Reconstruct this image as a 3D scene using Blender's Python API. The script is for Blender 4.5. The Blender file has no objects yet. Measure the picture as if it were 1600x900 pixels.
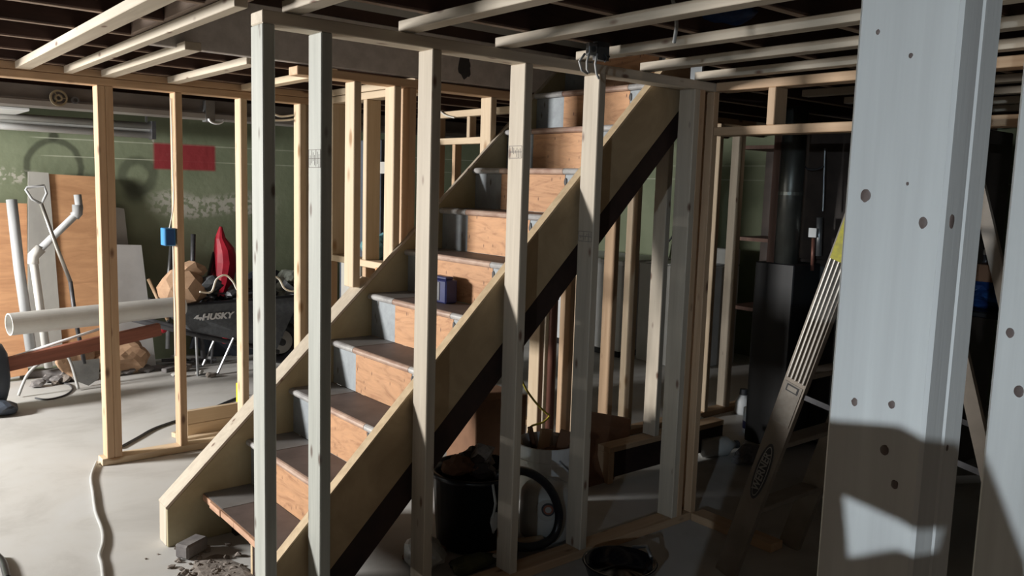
import bpy, bmesh, math, random
from mathutils import Vector, Matrix, Euler
random.seed(7)
C = bpy.context.scene.collection
PI = math.pi

# ------------------------------------------------------------------ camera
H = 1.55
YAW, PIT, ROL = math.radians(50.668), math.radians(6.9095), math.radians(-1.7477)
FPX = 1304.12
cf = Vector((math.cos(YAW)*math.cos(PIT), math.sin(YAW)*math.cos(PIT), -math.sin(PIT)))
cr = Vector((math.sin(YAW), -math.cos(YAW), 0))
cd = cf.cross(cr)
R2 = math.cos(ROL)*cr + math.sin(ROL)*cd
D2 = -math.sin(ROL)*cr + math.cos(ROL)*cd
camd = bpy.data.cameras.new('camera'); cam = bpy.data.objects.new('camera', camd); C.objects.link(cam)
m = Matrix((R2, -D2, -cf)).transposed().to_4x4(); m.translation = Vector((0, 0, H)); cam.matrix_world = m
camd.sensor_width = 36; camd.lens = 36*FPX/1600; camd.clip_start = .02
bpy.context.scene.camera = cam

def at(px, py, x=None, y=None, z=None):
    """a point of the room from two image measurements and one known plane"""
    d = R2*((px-800)/FPX) + D2*((py-450)/FPX) + cf
    t = x/d.x if x is not None else y/d.y if y is not None else (z-H)/d.z
    return Vector((0, 0, H)) + d*t

# ------------------------------------------------------------------ world, lights, exposure
sc = bpy.context.scene
sc.view_settings.view_transform = 'Standard'; sc.view_settings.look = 'None'
sc.view_settings.gamma = 1; sc.view_settings.use_curve_mapping = False
sc.view_settings.exposure = 0.0
W = bpy.data.worlds.new('world'); sc.world = W; W.use_nodes = True
W.node_tree.nodes['Background'].inputs[0].default_value = (.75, .87, 1, 1)
W.node_tree.nodes['Background'].inputs[1].default_value = 0.03

def area(name, loc, target, sx, sy, power, col, spread=180):
    l = bpy.data.lights.new(name, 'AREA'); l.shape = 'RECTANGLE'; l.size = sx; l.size_y = sy
    l.energy = power; l.color = col; l.spread = math.radians(spread)
    o = bpy.data.objects.new(name, l); C.objects.link(o); o.location = loc
    o.rotation_euler = (Vector(target)-Vector(loc)).to_track_quat('-Z', 'Y').to_euler(); return o
area('daylight_garage_door', (-2.75, 6.0, 1.68), (1.6, 3.9, 0.6), .8, .6, 500, (1, .98, .94))
area('daylight_left_fill', (-2.8, 3.4, 1.2), (1.5, 3.6, .6), 1.5, 1.6, 1.2, (.80, .97, 1))  # soft cool fill from the left, its source is unseen
area('near_post_spot', (-2.8, -1.1, 1.75), (.714, .35, 1.35), .02, .02, 4.2, (.72, .87, 1), 36)  # tiny narrow lamp added to light the near post, source unseen
area('fill_back_right', (5.4, 3.3, 1.95), (5.2, 3.3, 0), .25, .25, .7, (1, .78, .55))  # warm fill added over the back right corner, no bulb there

# ------------------------------------------------------------------ materials
def mat(name, c1, c2=None, sc_=(6, 6, 6), rough=.7, metal=0, bump=0, det=5, c3=None, knots=0, kcol=(.10, .05, .03), con=(.35, .65), wave=0, emis=None, spec=.4):
    M = bpy.data.materials.new(name); M.use_nodes = True; N = M.node_tree.nodes; L = M.node_tree.links
    b = N['Principled BSDF']; b.inputs['Roughness'].default_value = rough; b.inputs['Metallic'].default_value = metal
    b.inputs['Specular IOR Level'].default_value = spec
    if c2 is None:
        c2 = tuple(v*.8 for v in c1)
    tc = N.new('ShaderNodeTexCoord'); oi = N.new('ShaderNodeObjectInfo')
    mu = N.new('ShaderNodeMath'); mu.operation = 'MULTIPLY'; mu.inputs[1].default_value = 37.7; L.new(oi.outputs['Random'], mu.inputs[0])
    ad = N.new('ShaderNodeVectorMath'); ad.operation = 'ADD'; L.new(tc.outputs['Object'], ad.inputs[0]); L.new(mu.outputs[0], ad.inputs[1])
    mp = N.new('ShaderNodeMapping'); mp.inputs['Scale'].default_value = sc_; L.new(ad.outputs[0], mp.inputs[0])
    no = N.new('ShaderNodeTexNoise'); no.inputs['Scale'].default_value = 1; no.inputs['Detail'].default_value = det; no.inputs['Roughness'].default_value = .6
    L.new(mp.outputs[0], no.inputs['Vector'])
    if wave: no.inputs['Distortion'].default_value = wave
    rp = N.new('ShaderNodeValToRGB'); e = rp.color_ramp.elements
    e[0].position = con[0]; e[0].color = (*c1, 1); e[1].position = con[1]; e[1].color = (*c2, 1)
    if c3: q = e.new((con[0]+con[1])/2); q.color = (*c3, 1)
    L.new(no.outputs['Fac'], rp.inputs[0]); out = rp.outputs[0]
    # per-piece brightness
    hv = N.new('ShaderNodeHueSaturation'); mr = N.new('ShaderNodeMapRange'); mr.inputs['To Min'].default_value = .88; mr.inputs['To Max'].default_value = 1.08
    L.new(oi.outputs['Random'], mr.inputs[0]); L.new(mr.outputs[0], hv.inputs['Value']); L.new(out, hv.inputs['Color']); out = hv.outputs[0]
    if knots:
        m2 = N.new('ShaderNodeMapping'); m2.inputs['Scale'].default_value = (9, 9, 3.6); L.new(ad.outputs[0], m2.inputs[0])
        vo = N.new('ShaderNodeTexVoronoi'); vo.inputs['Scale'].default_value = knots; L.new(m2.outputs[0], vo.inputs['Vector'])
        r2 = N.new('ShaderNodeValToRGB'); r2.color_ramp.elements[0].position = .07; r2.color_ramp.elements[0].color = (1, 1, 1, 1)
        r2.color_ramp.elements[1].position = .17; r2.color_ramp.elements[1].color = (0, 0, 0, 1); L.new(vo.outputs['Distance'], r2.inputs[0])
        mx = N.new('ShaderNodeMixRGB'); mx.inputs[2].default_value = (*kcol, 1); L.new(r2.outputs[0], mx.inputs[0]); L.new(out, mx.inputs[1]); out = mx.outputs[0]
    L.new(out, b.inputs['Base Color'])
    if bump:
        bp = N.new('ShaderNodeBump'); bp.inputs['Strength'].default_value = bump; bp.inputs['Distance'].default_value = .01
        L.new(no.outputs['Fac'], bp.inputs['Height']); L.new(bp.outputs[0], b.inputs['Normal'])
    if emis: b.inputs['Emission Color'].default_value = (*emis[0], 1); b.inputs['Emission Strength'].default_value = emis[1]
    M['out'] = 1
    return M
G = (38, 38, 2.2)
pine = mat('pine', (.56, .39, .25), (.44, .285, .17), G, .62, bump=.12, knots=1.3, kcol=(.16, .085, .05), con=(.3, .72))
pine_w = mat('pine_pale', (.56, .49, .395), (.44, .375, .295), G, .6, bump=.12, knots=1.7, kcol=(.17, .10, .07), con=(.3, .72))
pine_g = mat('pine_cool_tint', (.47, .48, .44), (.35, .36, .33), G, .6, bump=.12, knots=1.7, kcol=(.13, .10, .08), con=(.3, .72))  # grey-green cast of the cool daylight is put into this wood colour
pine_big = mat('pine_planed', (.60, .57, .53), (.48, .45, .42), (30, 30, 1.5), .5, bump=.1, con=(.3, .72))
pine_y = mat('pine_fresh', (.66, .53, .38), (.54, .41, .27), G, .6, bump=.1, knots=.9, kcol=(.30, .17, .08), con=(.3, .72))
board = mat('stringer_board', (.44, .33, .20), (.33, .24, .14), (5, 5, 5), .6, bump=.05, wave=.6)
board_y = mat('skirt_board', (.38, .33, .21), (.30, .26, .16), (5, 5, 5), .6, bump=.05, wave=.6)
plyedge = mat('board_edge', (.62, .48, .31), (.50, .37, .23), (30, 30, 30), .7)
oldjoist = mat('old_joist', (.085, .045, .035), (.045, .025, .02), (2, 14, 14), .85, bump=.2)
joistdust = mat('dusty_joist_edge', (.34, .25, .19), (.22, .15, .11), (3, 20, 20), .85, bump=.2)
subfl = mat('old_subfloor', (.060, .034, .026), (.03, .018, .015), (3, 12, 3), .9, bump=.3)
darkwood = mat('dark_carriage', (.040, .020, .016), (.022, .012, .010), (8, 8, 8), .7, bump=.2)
greybeam = mat('grey_beam', (.62, .58, .56), (.50, .47, .45), (3, 20, 20), .7, bump=.1, knots=.5, kcol=(.09, .07, .06))
concrete = mat('concrete', (.50, .50, .495), (.35, .335, .315), (1.5, 1.5, 1.5), .78, bump=.2, det=12, c3=(.47, .46, .44), con=(.3, .7), wave=.4)
treadm = mat('tread_paint', (.15, .115, .105), (.085, .064, .058), (7, 7, 7), .62, bump=.2, con=(.3, .7))
treadg = mat('tread_grey_paint', (.20, .195, .19), (.15, .14, .135), (7, 7, 7), .5, bump=.2, con=(.3, .7))
greyp = mat('grey_paint', (.30, .33, .35), (.24, .26, .28), (25, 25, 25), .6, bump=.1, knots=2.2, kcol=(.12, .11, .10), con=(.3, .7))
barew = mat('bare_riser_wood', (.58, .31, .16), (.33, .155, .075), (7, 4, 18), .65, bump=.25, wave=2.2, con=(.30, .72), c3=(.50, .27, .14), det=8, knots=4, kcol=(.17, .08, .045))
nosw = mat('worn_nosing', (.52, .38, .30), (.28, .16, .12), (20, 9, 20), .4, bump=.2, con=(.3, .7))
nosg = mat('grey_nosing', (.50, .49, .48), (.26, .25, .25), (20, 12, 20), .35, bump=.2, con=(.3, .7))
ply = mat('plywood', (.60, .33, .17), (.46, .24, .12), (3, 3, 14), .7, wave=1.0, bump=.05)
plyo = mat('orange_plywood', (.66, .36, .19), (.52, .27, .14), (3, 3, 22), .7, wave=.8)
greyd = mat('grey_board', (.42, .41, .38), (.34, .33, .31), (6, 6, 3), .8)
pvc = mat('grey_pvc', (.42, .43, .44), (.34, .35, .36), (10, 10, 4), .45)
pvcw = mat('white_pvc', (.74, .73, .70), (.64, .63, .60), (4, 4, 4), .4)
white = mat('white_paint', (.78, .79, .80), (.68, .69, .70), (5, 5, 5), .5)
dimwhite = mat('off_white_enamel', (.50, .50, .48), (.42, .42, .40), (4, 4, 4), .4)
black = mat('black_plastic', (.018, .018, .022), (.010, .010, .012), (20, 20, 20), .35, bump=.1)
trash = mat('black_bin_plastic', (.012, .013, .018), (.007, .008, .010), (9, 9, 9), .3, bump=.2)
tray = mat('dark_tray_plastic', (.12, .13, .14), (.08, .085, .095), (30, 30, 30), .6, bump=.2)
steel = mat('galvanised_steel', (.34, .35, .36), (.24, .25, .26), (9, 9, 9), .38, metal=.8)
dsteel = mat('dark_steel', (.12, .12, .13), (.07, .07, .075), (9, 9, 9), .5, metal=.5)
alum = mat('aluminium', (.62, .60, .56), (.50, .48, .45), (6, 6, 6), .30, metal=.85)
alumd = mat('dusty_aluminium', (.30, .26, .22), (.22, .19, .16), (6, 6, 6), .55, metal=.3)
redm = mat('red_fabric', (.55, .025, .05), (.36, .012, .03), (6, 6, 6), .5)
redp = mat('red_plastic', (.6, .03, .05), None, rough=.4)
blue = mat('blue_plastic', (.05, .28, .62), (.04, .24, .55), (9, 9, 9), .35)
navy = mat('navy_card', (.02, .025, .11), (.015, .02, .08), (20, 20, 20), .4)
yellow = mat('yellow_plastic', (.75, .62, .03), (.65, .52, .02), (9, 9, 9), .4)
ylab = mat('yellow_label', (.62, .55, .03), (.42, .36, .05), (60, 60, 60), .5)
paper = mat('kraft_paper', (.55, .36, .23), (.42, .26, .16), (7, 7, 7), .8, bump=.4)
cardb = mat('cardboard', (.22, .115, .065), (.16, .08, .045), (7, 7, 7), .85)
brick = mat('grey_brick', (.22, .205, .20), (.14, .13, .13), (15, 15, 15), .9, bump=.3)
dirt = mat('dirt', (.30, .26, .23), (.18, .155, .135), (40, 40, 40), .95, bump=.5)
cablew = mat('white_cable', (.72, .70, .64), (.62, .60, .54), (9, 9, 9), .5)
cableg = mat('grey_cord', (.46, .46, .45), (.38, .38, .37), (9, 9, 9), .5)
cabley = mat('yellow_cable', (.62, .52, .08), (.52, .42, .05), (9, 9, 9), .5)
copper = mat('brown_pipe', (.22, .10, .075), (.14, .06, .045), (14, 14, 3), .4, metal=.3)
furn = mat('furnace_brown', (.060, .042, .035), (.035, .026, .022), (6, 6, 6), .6)
furnb = mat('furnace_black', (.012, .012, .014), (.008, .008, .009), (6, 6, 6), .5)
flue = mat('flue_steel', (.20, .21, .19), (.10, .10, .09), (5, 5, 2), .4, metal=.7)
tank = mat('grey_blue_tank', (.07, .085, .11), (.05, .06, .08), (5, 5, 5), .5)
tarp = mat('blue_tarp', (.015, .06, .20), (.01, .03, .12), (15, 15, 15), .5, bump=.5)
teal = mat('teal_bag', (.10, .25, .28), (.07, .17, .20), (20, 20, 20), .5, bump=.5)
inkb = mat('ink', (.05, .05, .055), None, rough=.6)
inkg = mat('stamp_ink', (.22, .20, .19), None, rough=.7)
wht = mat('white_lettering', (.85, .85, .85), None, rough=.5)
olive = mat('olive_fabric', (.10, .10, .045), (.05, .05, .025), (12, 12, 12), .9, bump=.4)

def wallmat():
    """green painted masonry with flaked paint band, mower-ring stain and a red sprayed block"""
    M = bpy.data.materials.new('green_painted_wall'); M.use_nodes = True; N = M.node_tree.nodes; L = M.node_tree.links
    b = N['Principled BSDF']; b.inputs['Roughness'].default_value = .75
    tc = N.new('ShaderNodeTexCoord'); sp = N.new('ShaderNodeSeparateXYZ'); L.new(tc.outputs['Object'], sp.inputs[0])
    def math_(op, a, b_=None, c=None):
        n = N.new('ShaderNodeMath'); n.operation = op
        for i, v in enumerate((a, b_, c)):
            if v is None: continue
            if isinstance(v, (int, float)): n.inputs[i].default_value = v
            else: L.new(v, n.inputs[i])
        return n.outputs[0]
    def noise(s, d=5):
        n = N.new('ShaderNodeTexNoise'); n.inputs['Scale'].default_value = s; n.inputs['Detail'].default_value = d; L.new(tc.outputs['Object'], n.inputs['Vector']); return n.outputs['Fac']
    X, Z = sp.outputs[0], sp.outputs[2]
    def sstep(v, a, b_):
        n = N.new('ShaderNodeMapRange'); n.interpolation_type = 'SMOOTHSTEP'
        n.inputs['From Min'].default_value = a; n.inputs['From Max'].default_value = b_; L.new(v, n.inputs[0]); return n.outputs[0]
    r = N.new('ShaderNodeValToRGB'); e = r.color_ramp.elements; e[0].position = .3; e[0].color = (.17, .20, .125, 1); e[1].position = .7; e[1].color = (.235, .265, .175, 1)
    L.new(noise(2.2, 7), r.inputs[0]); col = r.outputs[0]
    def mix(f, c, colr):
        mx = N.new('ShaderNodeMixRGB'); mx.inputs[2].default_value = (*c, 1); L.new(f, mx.inputs[0]); L.new(colr, mx.inputs[1]); return mx.outputs[0]
    nn = noise(4, 3)
    # stain ring left by something hung on the wall
    def ring(cx, cz, rad, w, amt, colr, zmin=-9):
        dx = math_('SUBTRACT', X, cx); dz = math_('SUBTRACT', Z, cz)
        rr = math_('SQRT', math_('ADD', math_('MULTIPLY', dx, dx), math_('MULTIPLY', dz, dz)))
        rr = math_('ADD', rr, math_('MULTIPLY', math_('SUBTRACT', nn, .5), .06))
        f = math_('SUBTRACT', 1, sstep(math_('ABSOLUTE', math_('SUBTRACT', rr, rad)), w*.3, w))
        return mix(math_('MULTIPLY', f, amt), (.045, .05, .032), colr)
    col = ring(1.37, 1.60, .19, .035, .75, col)
    col = ring(1.37, 1.83, .0, .04, .9, col)
    col = ring(1.98, 1.55, .12, .06, .6, col)
    col = ring(1.95, 1.42, .0, .13, .75, col)
    # flaked band
    zz = math_('ADD', Z, math_('MULTIPLY', math_('SUBTRACT', noise(3, 2), .5), .16))
    band = math_('MULTIPLY', sstep(zz, 1.20, 1.26), math_('SUBTRACT', 1, sstep(zz, 1.36, 1.44)))
    xr = math_('MULTIPLY', sstep(X, 2.0, 2.2), math_('SUBTRACT', 1, sstep(X, 3.0, 3.25)))
    f1 = math_('MULTIPLY', math_('MULTIPLY', band, xr), sstep(noise(26, 8), .43, .52))
    z2 = math_('MULTIPLY', sstep(zz, 1.42, 1.46), math_('SUBTRACT', 1, sstep(zz, 1.52, 1.58)))
    f2 = math_('MULTIPLY', math_('MULTIPLY', z2, math_('SUBTRACT', 1, sstep(X, 1.15, 1.3))), sstep(noise(26, 8), .48, .56))
    f3 = sstep(noise(9, 2), .735, .76)
    f = math_('MAXIMUM', math_('MAXIMUM', f1, f2), f3)
    col = mix(math_('MULTIPLY', f, .8), (.48, .46, .41), col)
    # thin white scored lines
    for zl in (1.68, 1.815):
        ln = math_('SUBTRACT', 1, sstep(math_('ABSOLUTE', math_('SUBTRACT', Z, zl)), .002, .006))
        col = mix(math_('MULTIPLY', math_('MULTIPLY', ln, sstep(noise(1.3, 1), .42, .5)), .5), (.6, .62, .5), col)
    # red sprayed rectangle
    bx = math_('MULTIPLY', sstep(math_('ABSOLUTE', math_('SUBTRACT', X, 2.36)), .27, .24), sstep(math_('ABSOLUTE', math_('SUBTRACT', Z, 1.715)), .12, .095))
    col = mix(math_('MULTIPLY', bx, .95), (.28, .018, .028), col)
    L.new(col, b.inputs['Base Color'])
    bp = N.new('ShaderNodeBump'); bp.inputs['Strength'].default_value = .35; bp.inputs['Distance'].default_value = .01; L.new(noise(14, 6), bp.inputs['Height']); L.new(bp.outputs[0], b.inputs['Normal'])
    return M
greenwall = wallmat()

# ------------------------------------------------------------------ mesh helpers
class MB:
    def __init__(s): s.b = bmesh.new()
    def box(s, x0, x1, y0, y1, z0, z1):
        v = [s.b.verts.new((x, y, z)) for x in (x0, x1) for y in (y0, y1) for z in (z0, z1)]
        for f in ((0, 1, 3, 2), (4, 6, 7, 5), (0, 4, 5, 1), (2, 3, 7, 6), (0, 2, 6, 4), (1, 5, 7, 3)): s.b.faces.new([v[i] for i in f])
        return s
    def obox(s, c, ax, ay, az):
        c, ax, ay, az = map(Vector, (c, ax, ay, az))
        v = [s.b.verts.new(c+ax*i+ay*j+az*k) for i in (-1, 1) for j in (-1, 1) for k in (-1, 1)]
        for f in ((0, 1, 3, 2), (4, 6, 7, 5), (0, 4, 5, 1), (2, 3, 7, 6), (0, 2, 6, 4), (1, 5, 7, 3)): s.b.faces.new([v[i] for i in f])
        return s
    def bar(s, p, q, w, h, up=(0, 0, 1)):
        p, q = Vector(p), Vector(q); d = (q-p); u = Vector(up); sd = d.cross(u).normalized(); u2 = sd.cross(d).normalized()
        return s.obox((p+q)/2, d/2, sd*w/2, u2*h/2)
    def prism(s, poly, axis, a, b):
        def P(u, v, w): return {'y': (u, w, v), 'x': (w, u, v), 'z': (u, v, w)}[axis]
        A = [s.b.verts.new(P(u, v, a)) for u, v in poly]; B = [s.b.verts.new(P(u, v, b)) for u, v in poly]
        s.b.faces.new(A); s.b.faces.new(B[::-1]); n = len(poly)
        for i in range(n): s.b.faces.new([A[i], B[i], B[(i+1) % n], A[(i+1) % n]])
        return s
    def tube(s, pts, r, seg=8, cap=True, rs=None):
        pts = [Vector(p) for p in pts]; rings = []; n = len(pts); prev = None
        for i, p in enumerate(pts):
            d = (pts[min(i+1, n-1)]-pts[max(i-1, 0)]).normalized()
            if prev is None:
                u = d.cross(Vector((0, 0, 1)))
                if u.length < .05: u = d.cross(Vector((1, 0, 0)))
            else: u = prev-d*prev.dot(d)
            u.normalize(); prev = u; v = d.cross(u); rr = rs[i] if rs else r
            rings.append([s.b.verts.new(p+(u*math.cos(2*PI*k/seg)+v*math.sin(2*PI*k/seg))*rr) for k in range(seg)])
        for a, b in zip(rings, rings[1:]):
            for k in range(seg): s.b.faces.new([a[k], a[(k+1) % seg], b[(k+1) % seg], b[k]])
        if cap: s.b.faces.new(rings[0][::-1]); s.b.faces.new(rings[-1])
        return s
    def lathe(s, prof, c=(0, 0, 0), seg=28, cap=True):
        c = Vector(c); rings = [[s.b.verts.new(c+Vector((r*math.cos(2*PI*k/seg), r*math.sin(2*PI*k/seg), z))) for k in range(seg)] for r, z in prof]
        for a, b in zip(rings, rings[1:]):
            for k in range(seg): s.b.faces.new([a[k], a[(k+1) % seg], b[(k+1) % seg], b[k]])
        if cap: s.b.faces.new(rings[0][::-1]); s.b.faces.new(rings[-1])
        return s
    def blob(s, c, rx, ry, rz, amp=.25, sub=3, seed=0, flat=None):
        rnd = random.Random(seed); c = Vector(c); ret = bmesh.ops.create_icosphere(s.b, subdivisions=sub, radius=1)
        ph = [(Vector((rnd.uniform(-1, 1), rnd.uniform(-1, 1), rnd.uniform(-1, 1)))*rnd.uniform(2, 7), rnd.uniform(0, 6)) for _ in range(7)]
        for v in ret['verts']:
            k = 1+amp*sum(math.sin(v.co.dot(a)+b) for a, b in ph)/4+rnd.uniform(-amp, amp)*.15
            v.co = Vector((v.co.x*rx*k, v.co.y*ry*k, v.co.z*rz*k))
            if flat is not None and v.co.z < flat: v.co.z = flat
            v.co += c
        return s
    def build(s, name, m_, parent=None, bevel=0, smooth=False, seg=1, loc=None, rot=None):
        bmesh.ops.recalc_face_normals(s.b, faces=s.b.faces[:])
        if bevel:
            ed = [e for e in s.b.edges if len(e.link_faces) == 2 and e.calc_face_angle(0) > .6]
            bmesh.ops.bevel(s.b, geom=ed, offset=bevel, segments=seg, affect='EDGES', profile=.6)
        me = bpy.data.meshes.new(name); s.b.to_mesh(me); s.b.free()
        if smooth:
            for p in me.polygons: p.use_smooth = True
        me.materials.append(m_)
        o = bpy.data.objects.new(name, me); C.objects.link(o)
        if parent: o.parent = parent
        if loc is not None: o.location = loc
        if rot is not None: o.rotation_euler = rot
        return o

def tag(o, label, cat=None, group=None, kind=None):
    if label: o['label'] = label
    if cat: o['category'] = cat
    if group: o['group'] = group
    if kind: o['kind'] = kind
    return o
def thing(name, label, cat, loc=(0, 0, 0), group=None):
    o = bpy.data.objects.new(name, None); C.objects.link(o); o.location = loc; o.empty_display_size = .05
    bpy.context.view_layer.update(); return tag(o, label, cat, group)
def loc_in(parent, v):
    v = Vector(v); return v-parent.location if parent else v

def beam(name, m_, p, q, w, h, parent=None, up=(0, 0, 1), bev=.003):
    """a piece of lumber: grain runs along its own local z, w across, h along `up`"""
    p, q = Vector(p), Vector(q); d = q-p; L_ = d.length; z = d.normalized(); u = Vector(up)
    y = (u-z*u.dot(z)).normalized(); x = y.cross(z)
    o = MB().box(-w/2, w/2, -h/2, h/2, -L_/2, L_/2).build(name, m_, parent, bevel=bev)
    mw = Matrix((x, y, z)).transposed().to_4x4(); mw.translation = (p+q)/2-(parent.location if parent else Vector())
    o.matrix_local = mw; return o
def stud(parent, x, y, z0, z1, m_=None, w=.038, d=.089, name='stud', dx=0, dy=0):
    """upright; x, y = its corner nearest the camera; dx, dy lean of the top"""
    return beam(name, m_ or pine, (x+w/2, y+d/2, z0), (x+w/2+dx, y+d/2+dy, z1), w, d, parent, up=(0, 1, 0))
def stamp(s, face, zc, w=.07, h=.05, side=-1):
    """grade stamp printed on a stud (child of the stud, in its local frame)"""
    mb = MB(); rnd = random.Random(zc)
    for i in range(9):
        v = -w/2+w*i/8
        if i in (0, 8): a, b = -h/2, h/2
        else: a = -h/2+rnd.uniform(0, .02); b = h/2-rnd.uniform(0, .02)
        if face == 'x': mb.box(-.0196, -.0193, v-.0012, v+.0012, zc+a, zc+b)
        else: mb.box(v-.0012, v+.0012, -.0452, -.0449, zc+a, zc+b)
    for zz in (-h/2, 0, h/2):
        if face == 'x': mb.box(-.0196, -.0193, -w/2, w/2, zc+zz-.001, zc+zz+.001)
    return mb.build('grade_stamp', inkg, s)

# ------------------------------------------------------------------ the setting
T = 2.0       # underside of the top plates
fl = MB().box(-3.2, 7.2, -2.6, 7.6, -.1, 0).build('floor', concrete); tag(fl, 'dusty bare grey concrete basement floor', kind='structure')
wb = MB().box(-3.2, 7.2, 7.3, 7.5, 0, 2.4).build('wall_back', greenwall); tag(wb, 'green painted back wall with flaking paint and a red sprayed rectangle', kind='structure')
wr = MB().box(6.8, 7.0, -2.6, 7.3, 0, 2.4).build('wall_right', greenwall); tag(wr, 'dim green painted wall beyond the framing', kind='structure')
wf = MB().box(-3.2, 7.2, -2.6, -2.4, 0, 2.4).build('wall_front', concrete); tag(wf, 'bare wall behind the viewer', kind='structure')
wl = MB().box(-3.2, -3.0, -2.6, 3.0, 0, 2.4).box(-3.2, -3.0, 3.0, 7.3, 2.1, 2.4).build('wall_left', concrete)
pw = MB().box(-.60, -.48, .9, 3.1, 0, 2.05).build('wall_light_block', concrete); tag(pw, 'short unseen wall left of the viewer, added to block daylight', kind='structure')  # added out of view to keep the key light off the near post
tag(wl, 'wall with the garage door opening to the left', kind='structure')
OX0, OX1, OY0, OY1 = 1.02, 3.5, 2.52, 3.50     # stairwell opening
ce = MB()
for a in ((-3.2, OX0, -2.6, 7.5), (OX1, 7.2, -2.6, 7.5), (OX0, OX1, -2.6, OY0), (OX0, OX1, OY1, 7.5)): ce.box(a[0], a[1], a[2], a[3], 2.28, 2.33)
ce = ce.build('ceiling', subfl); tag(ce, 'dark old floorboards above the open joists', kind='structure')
sh = MB()
for a in ((OX0-.02, OX0, OY0, OY1), (OX1, OX1+.02, OY0, OY1), (OX0, OX1, OY0-.02, OY0), (OX0, OX1, OY1, OY1+.02)): sh.box(a[0], a[1], a[2], a[3], 2.33, 4.4)
sh.box(OX0, OX1, OY0, OY1, 4.4, 4.42)
sh = sh.build('trim_1', dimwhite); tag(sh, 'upstairs walls around the stair opening', kind='structure')

y = -2.2
k = 0
while y < 7.2:
    segs = [(-3.0, 6.8)]
    if OY0-.03 < y < OY1+.03: segs = [(-3.0, OX0-.10), (OX1, 6.8)]
    for a, b in segs:
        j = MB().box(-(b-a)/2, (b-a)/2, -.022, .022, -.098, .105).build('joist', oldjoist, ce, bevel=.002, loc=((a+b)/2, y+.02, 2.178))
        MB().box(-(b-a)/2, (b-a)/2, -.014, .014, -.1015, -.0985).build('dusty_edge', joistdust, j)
    y += .403
# strapping across the joists
def strap(x, y0, y1, w=.062, h=.033, m_=pine_w):
    return beam('furring_strip', m_, (x+w/2, y0, T+.042+h/2), (x+w/2, y1, T+.042+h/2), w, h, ce, bev=.002)
strap(.725, 1.2, 4.69, .066); strap(.935, 2.44, 4.69, .04, .034); strap(1.105, 3.40, 4.69, .064); strap(1.43, 3.60, 4.69, .06)
strap(1.83, 3.65, 4.69, .06, m_=pine_y)
for x in (1.07, 1.47, 1.87, 2.265, 2.63, 2.985): strap(x, .2, 2.42, .06)
for x in (3.4, 3.8, 4.2, 4.6, 5.0): strap(x, -.5, 2.4, .06)
# stair opening framing
g = thing('stairwell_beam', 'grey painted beam on the far side of the stair opening', 'beam', (OX0, OY1, 2.07))
beam('beam_board', greybeam, (OX0-.02, OY1+.02, 2.17), (OX1, OY1+.02, 2.17), .04, .22, g)
stn = MB().blob((2.52, OY1-.001, 2.15), .03, .0015, .06, .5, 3, 4).build('scorch_mark', inkb, g); stn.location = -Vector(g.location)
hd = thing('stairwell_header', 'rough brown header boards closing the left end of the stair opening', 'beam', (OX0, 3.0, 2.08))
beam('header_board', mat('rough_header', (.30, .22, .17), (.20, .14, .11), (20, 20, 3), .8, bump=.3), (OX0-.05, 2.5, 2.12), (OX0-.05, 3.5, 2.12), .10, .08, hd)
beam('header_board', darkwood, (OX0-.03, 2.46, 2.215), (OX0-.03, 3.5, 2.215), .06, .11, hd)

# ------------------------------------------------------------------ stud walls
# W1: front wall beside the stairs
YF = 2.395
w1 = thing('stud_wall', 'pine stud wall in front of the staircase', 'stud wall', (1.0, YF, 0))
beam('top_plate', pine_w, (1.0, YF+.0445, T+.019), (3.16, YF+.0445, T+.019), .089, .038, w1)
beam('bottom_plate', pine, (1.0, YF+.0445, .019), (3.14, YF+.0445, .019), .089, .038, w1)
for i, (x, m_) in enumerate(((1.0, pine_g), (1.185, pine_g), (1.59, pine_w), (1.995, pine_w), (2.375, pine_w), (2.965, pine_w), (3.10, pine))):
    s = stud(w1, x, YF, .038, T, m_)
    if i == 1: stamp(s, 'x', .60, .08, .055)
    if i == 3: stamp(s, 'x', .66, .075, .045)
    if i == 4: stamp(s, 'x', .34, .075, .04)
stud(w1, 3.0, YF, .038, T, pine)
# W2: left wall
Y2 = 4.70
w2 = thing('stud_wall', 'pale new pine stud wall at the left, in front of the wheelbarrow', 'stud wall', (1.08, Y2, 0))
beam('top_plate', pine, (-.6, Y2+.0445, T+.019), (2.30, Y2+.0445, T+.019), .089, .038, w2)
beam('top_plate', pine, (-.6, Y2+.0445, T+.058), (2.30, Y2+.0445, T+.058), .089, .037, w2)
beam('bottom_plate', pine_y, (1.06, Y2+.0445, .019), (2.30, Y2+.0445, .019), .089, .038, w2)
sA = stud(w2, 1.085, Y2, .038, T, pine); stud(w2, 1.1235, Y2, .038, T, pine)
sB = stud(w2, 1.47, Y2, .038, T, pine); stud(w2, 1.83, Y2, .038, T, pine_y); stud(w2, 2.19, Y2, .038, T, pine_y)
stud(w2, 2.26, Y2, .038, T, pine_y)
# W1b: wall on the far side of the stairs
Y3 = 3.506
w3 = thing('stud_wall', 'new pine stud wall rising behind the far side of the stairs', 'stud wall', (1.9, Y3, 0))
beam('top_plate', pine, (1.62, Y3+.0445, T+.03), (5.3, Y3+.0445, T+.03), .089, .038, w3)
for x, m_ in ((1.90, pine_y), (2.115, pine_y), (2.20, pine), (2.695, pine_y)): stud(w3, x, Y3, (x-1.0)*.96+.19 if x < 2 else x-1.0, T+.01, m_)
for px, m_ in ((826, pine_y), (846, pine_w), (872, pine), (893, pine_y), (937, pine), (969, pine_y), (1089, pine_y), (1123, pine_w)):
    q = at(px, 560, y=Y3+.089)
    stud(w3, q.x, Y3, .038, T+.01, m_)
beam('bottom_plate', pine, (1.9, Y3+.0445, .019), (5.3, Y3+.0445, .019), .089, .038, w3)
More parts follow.
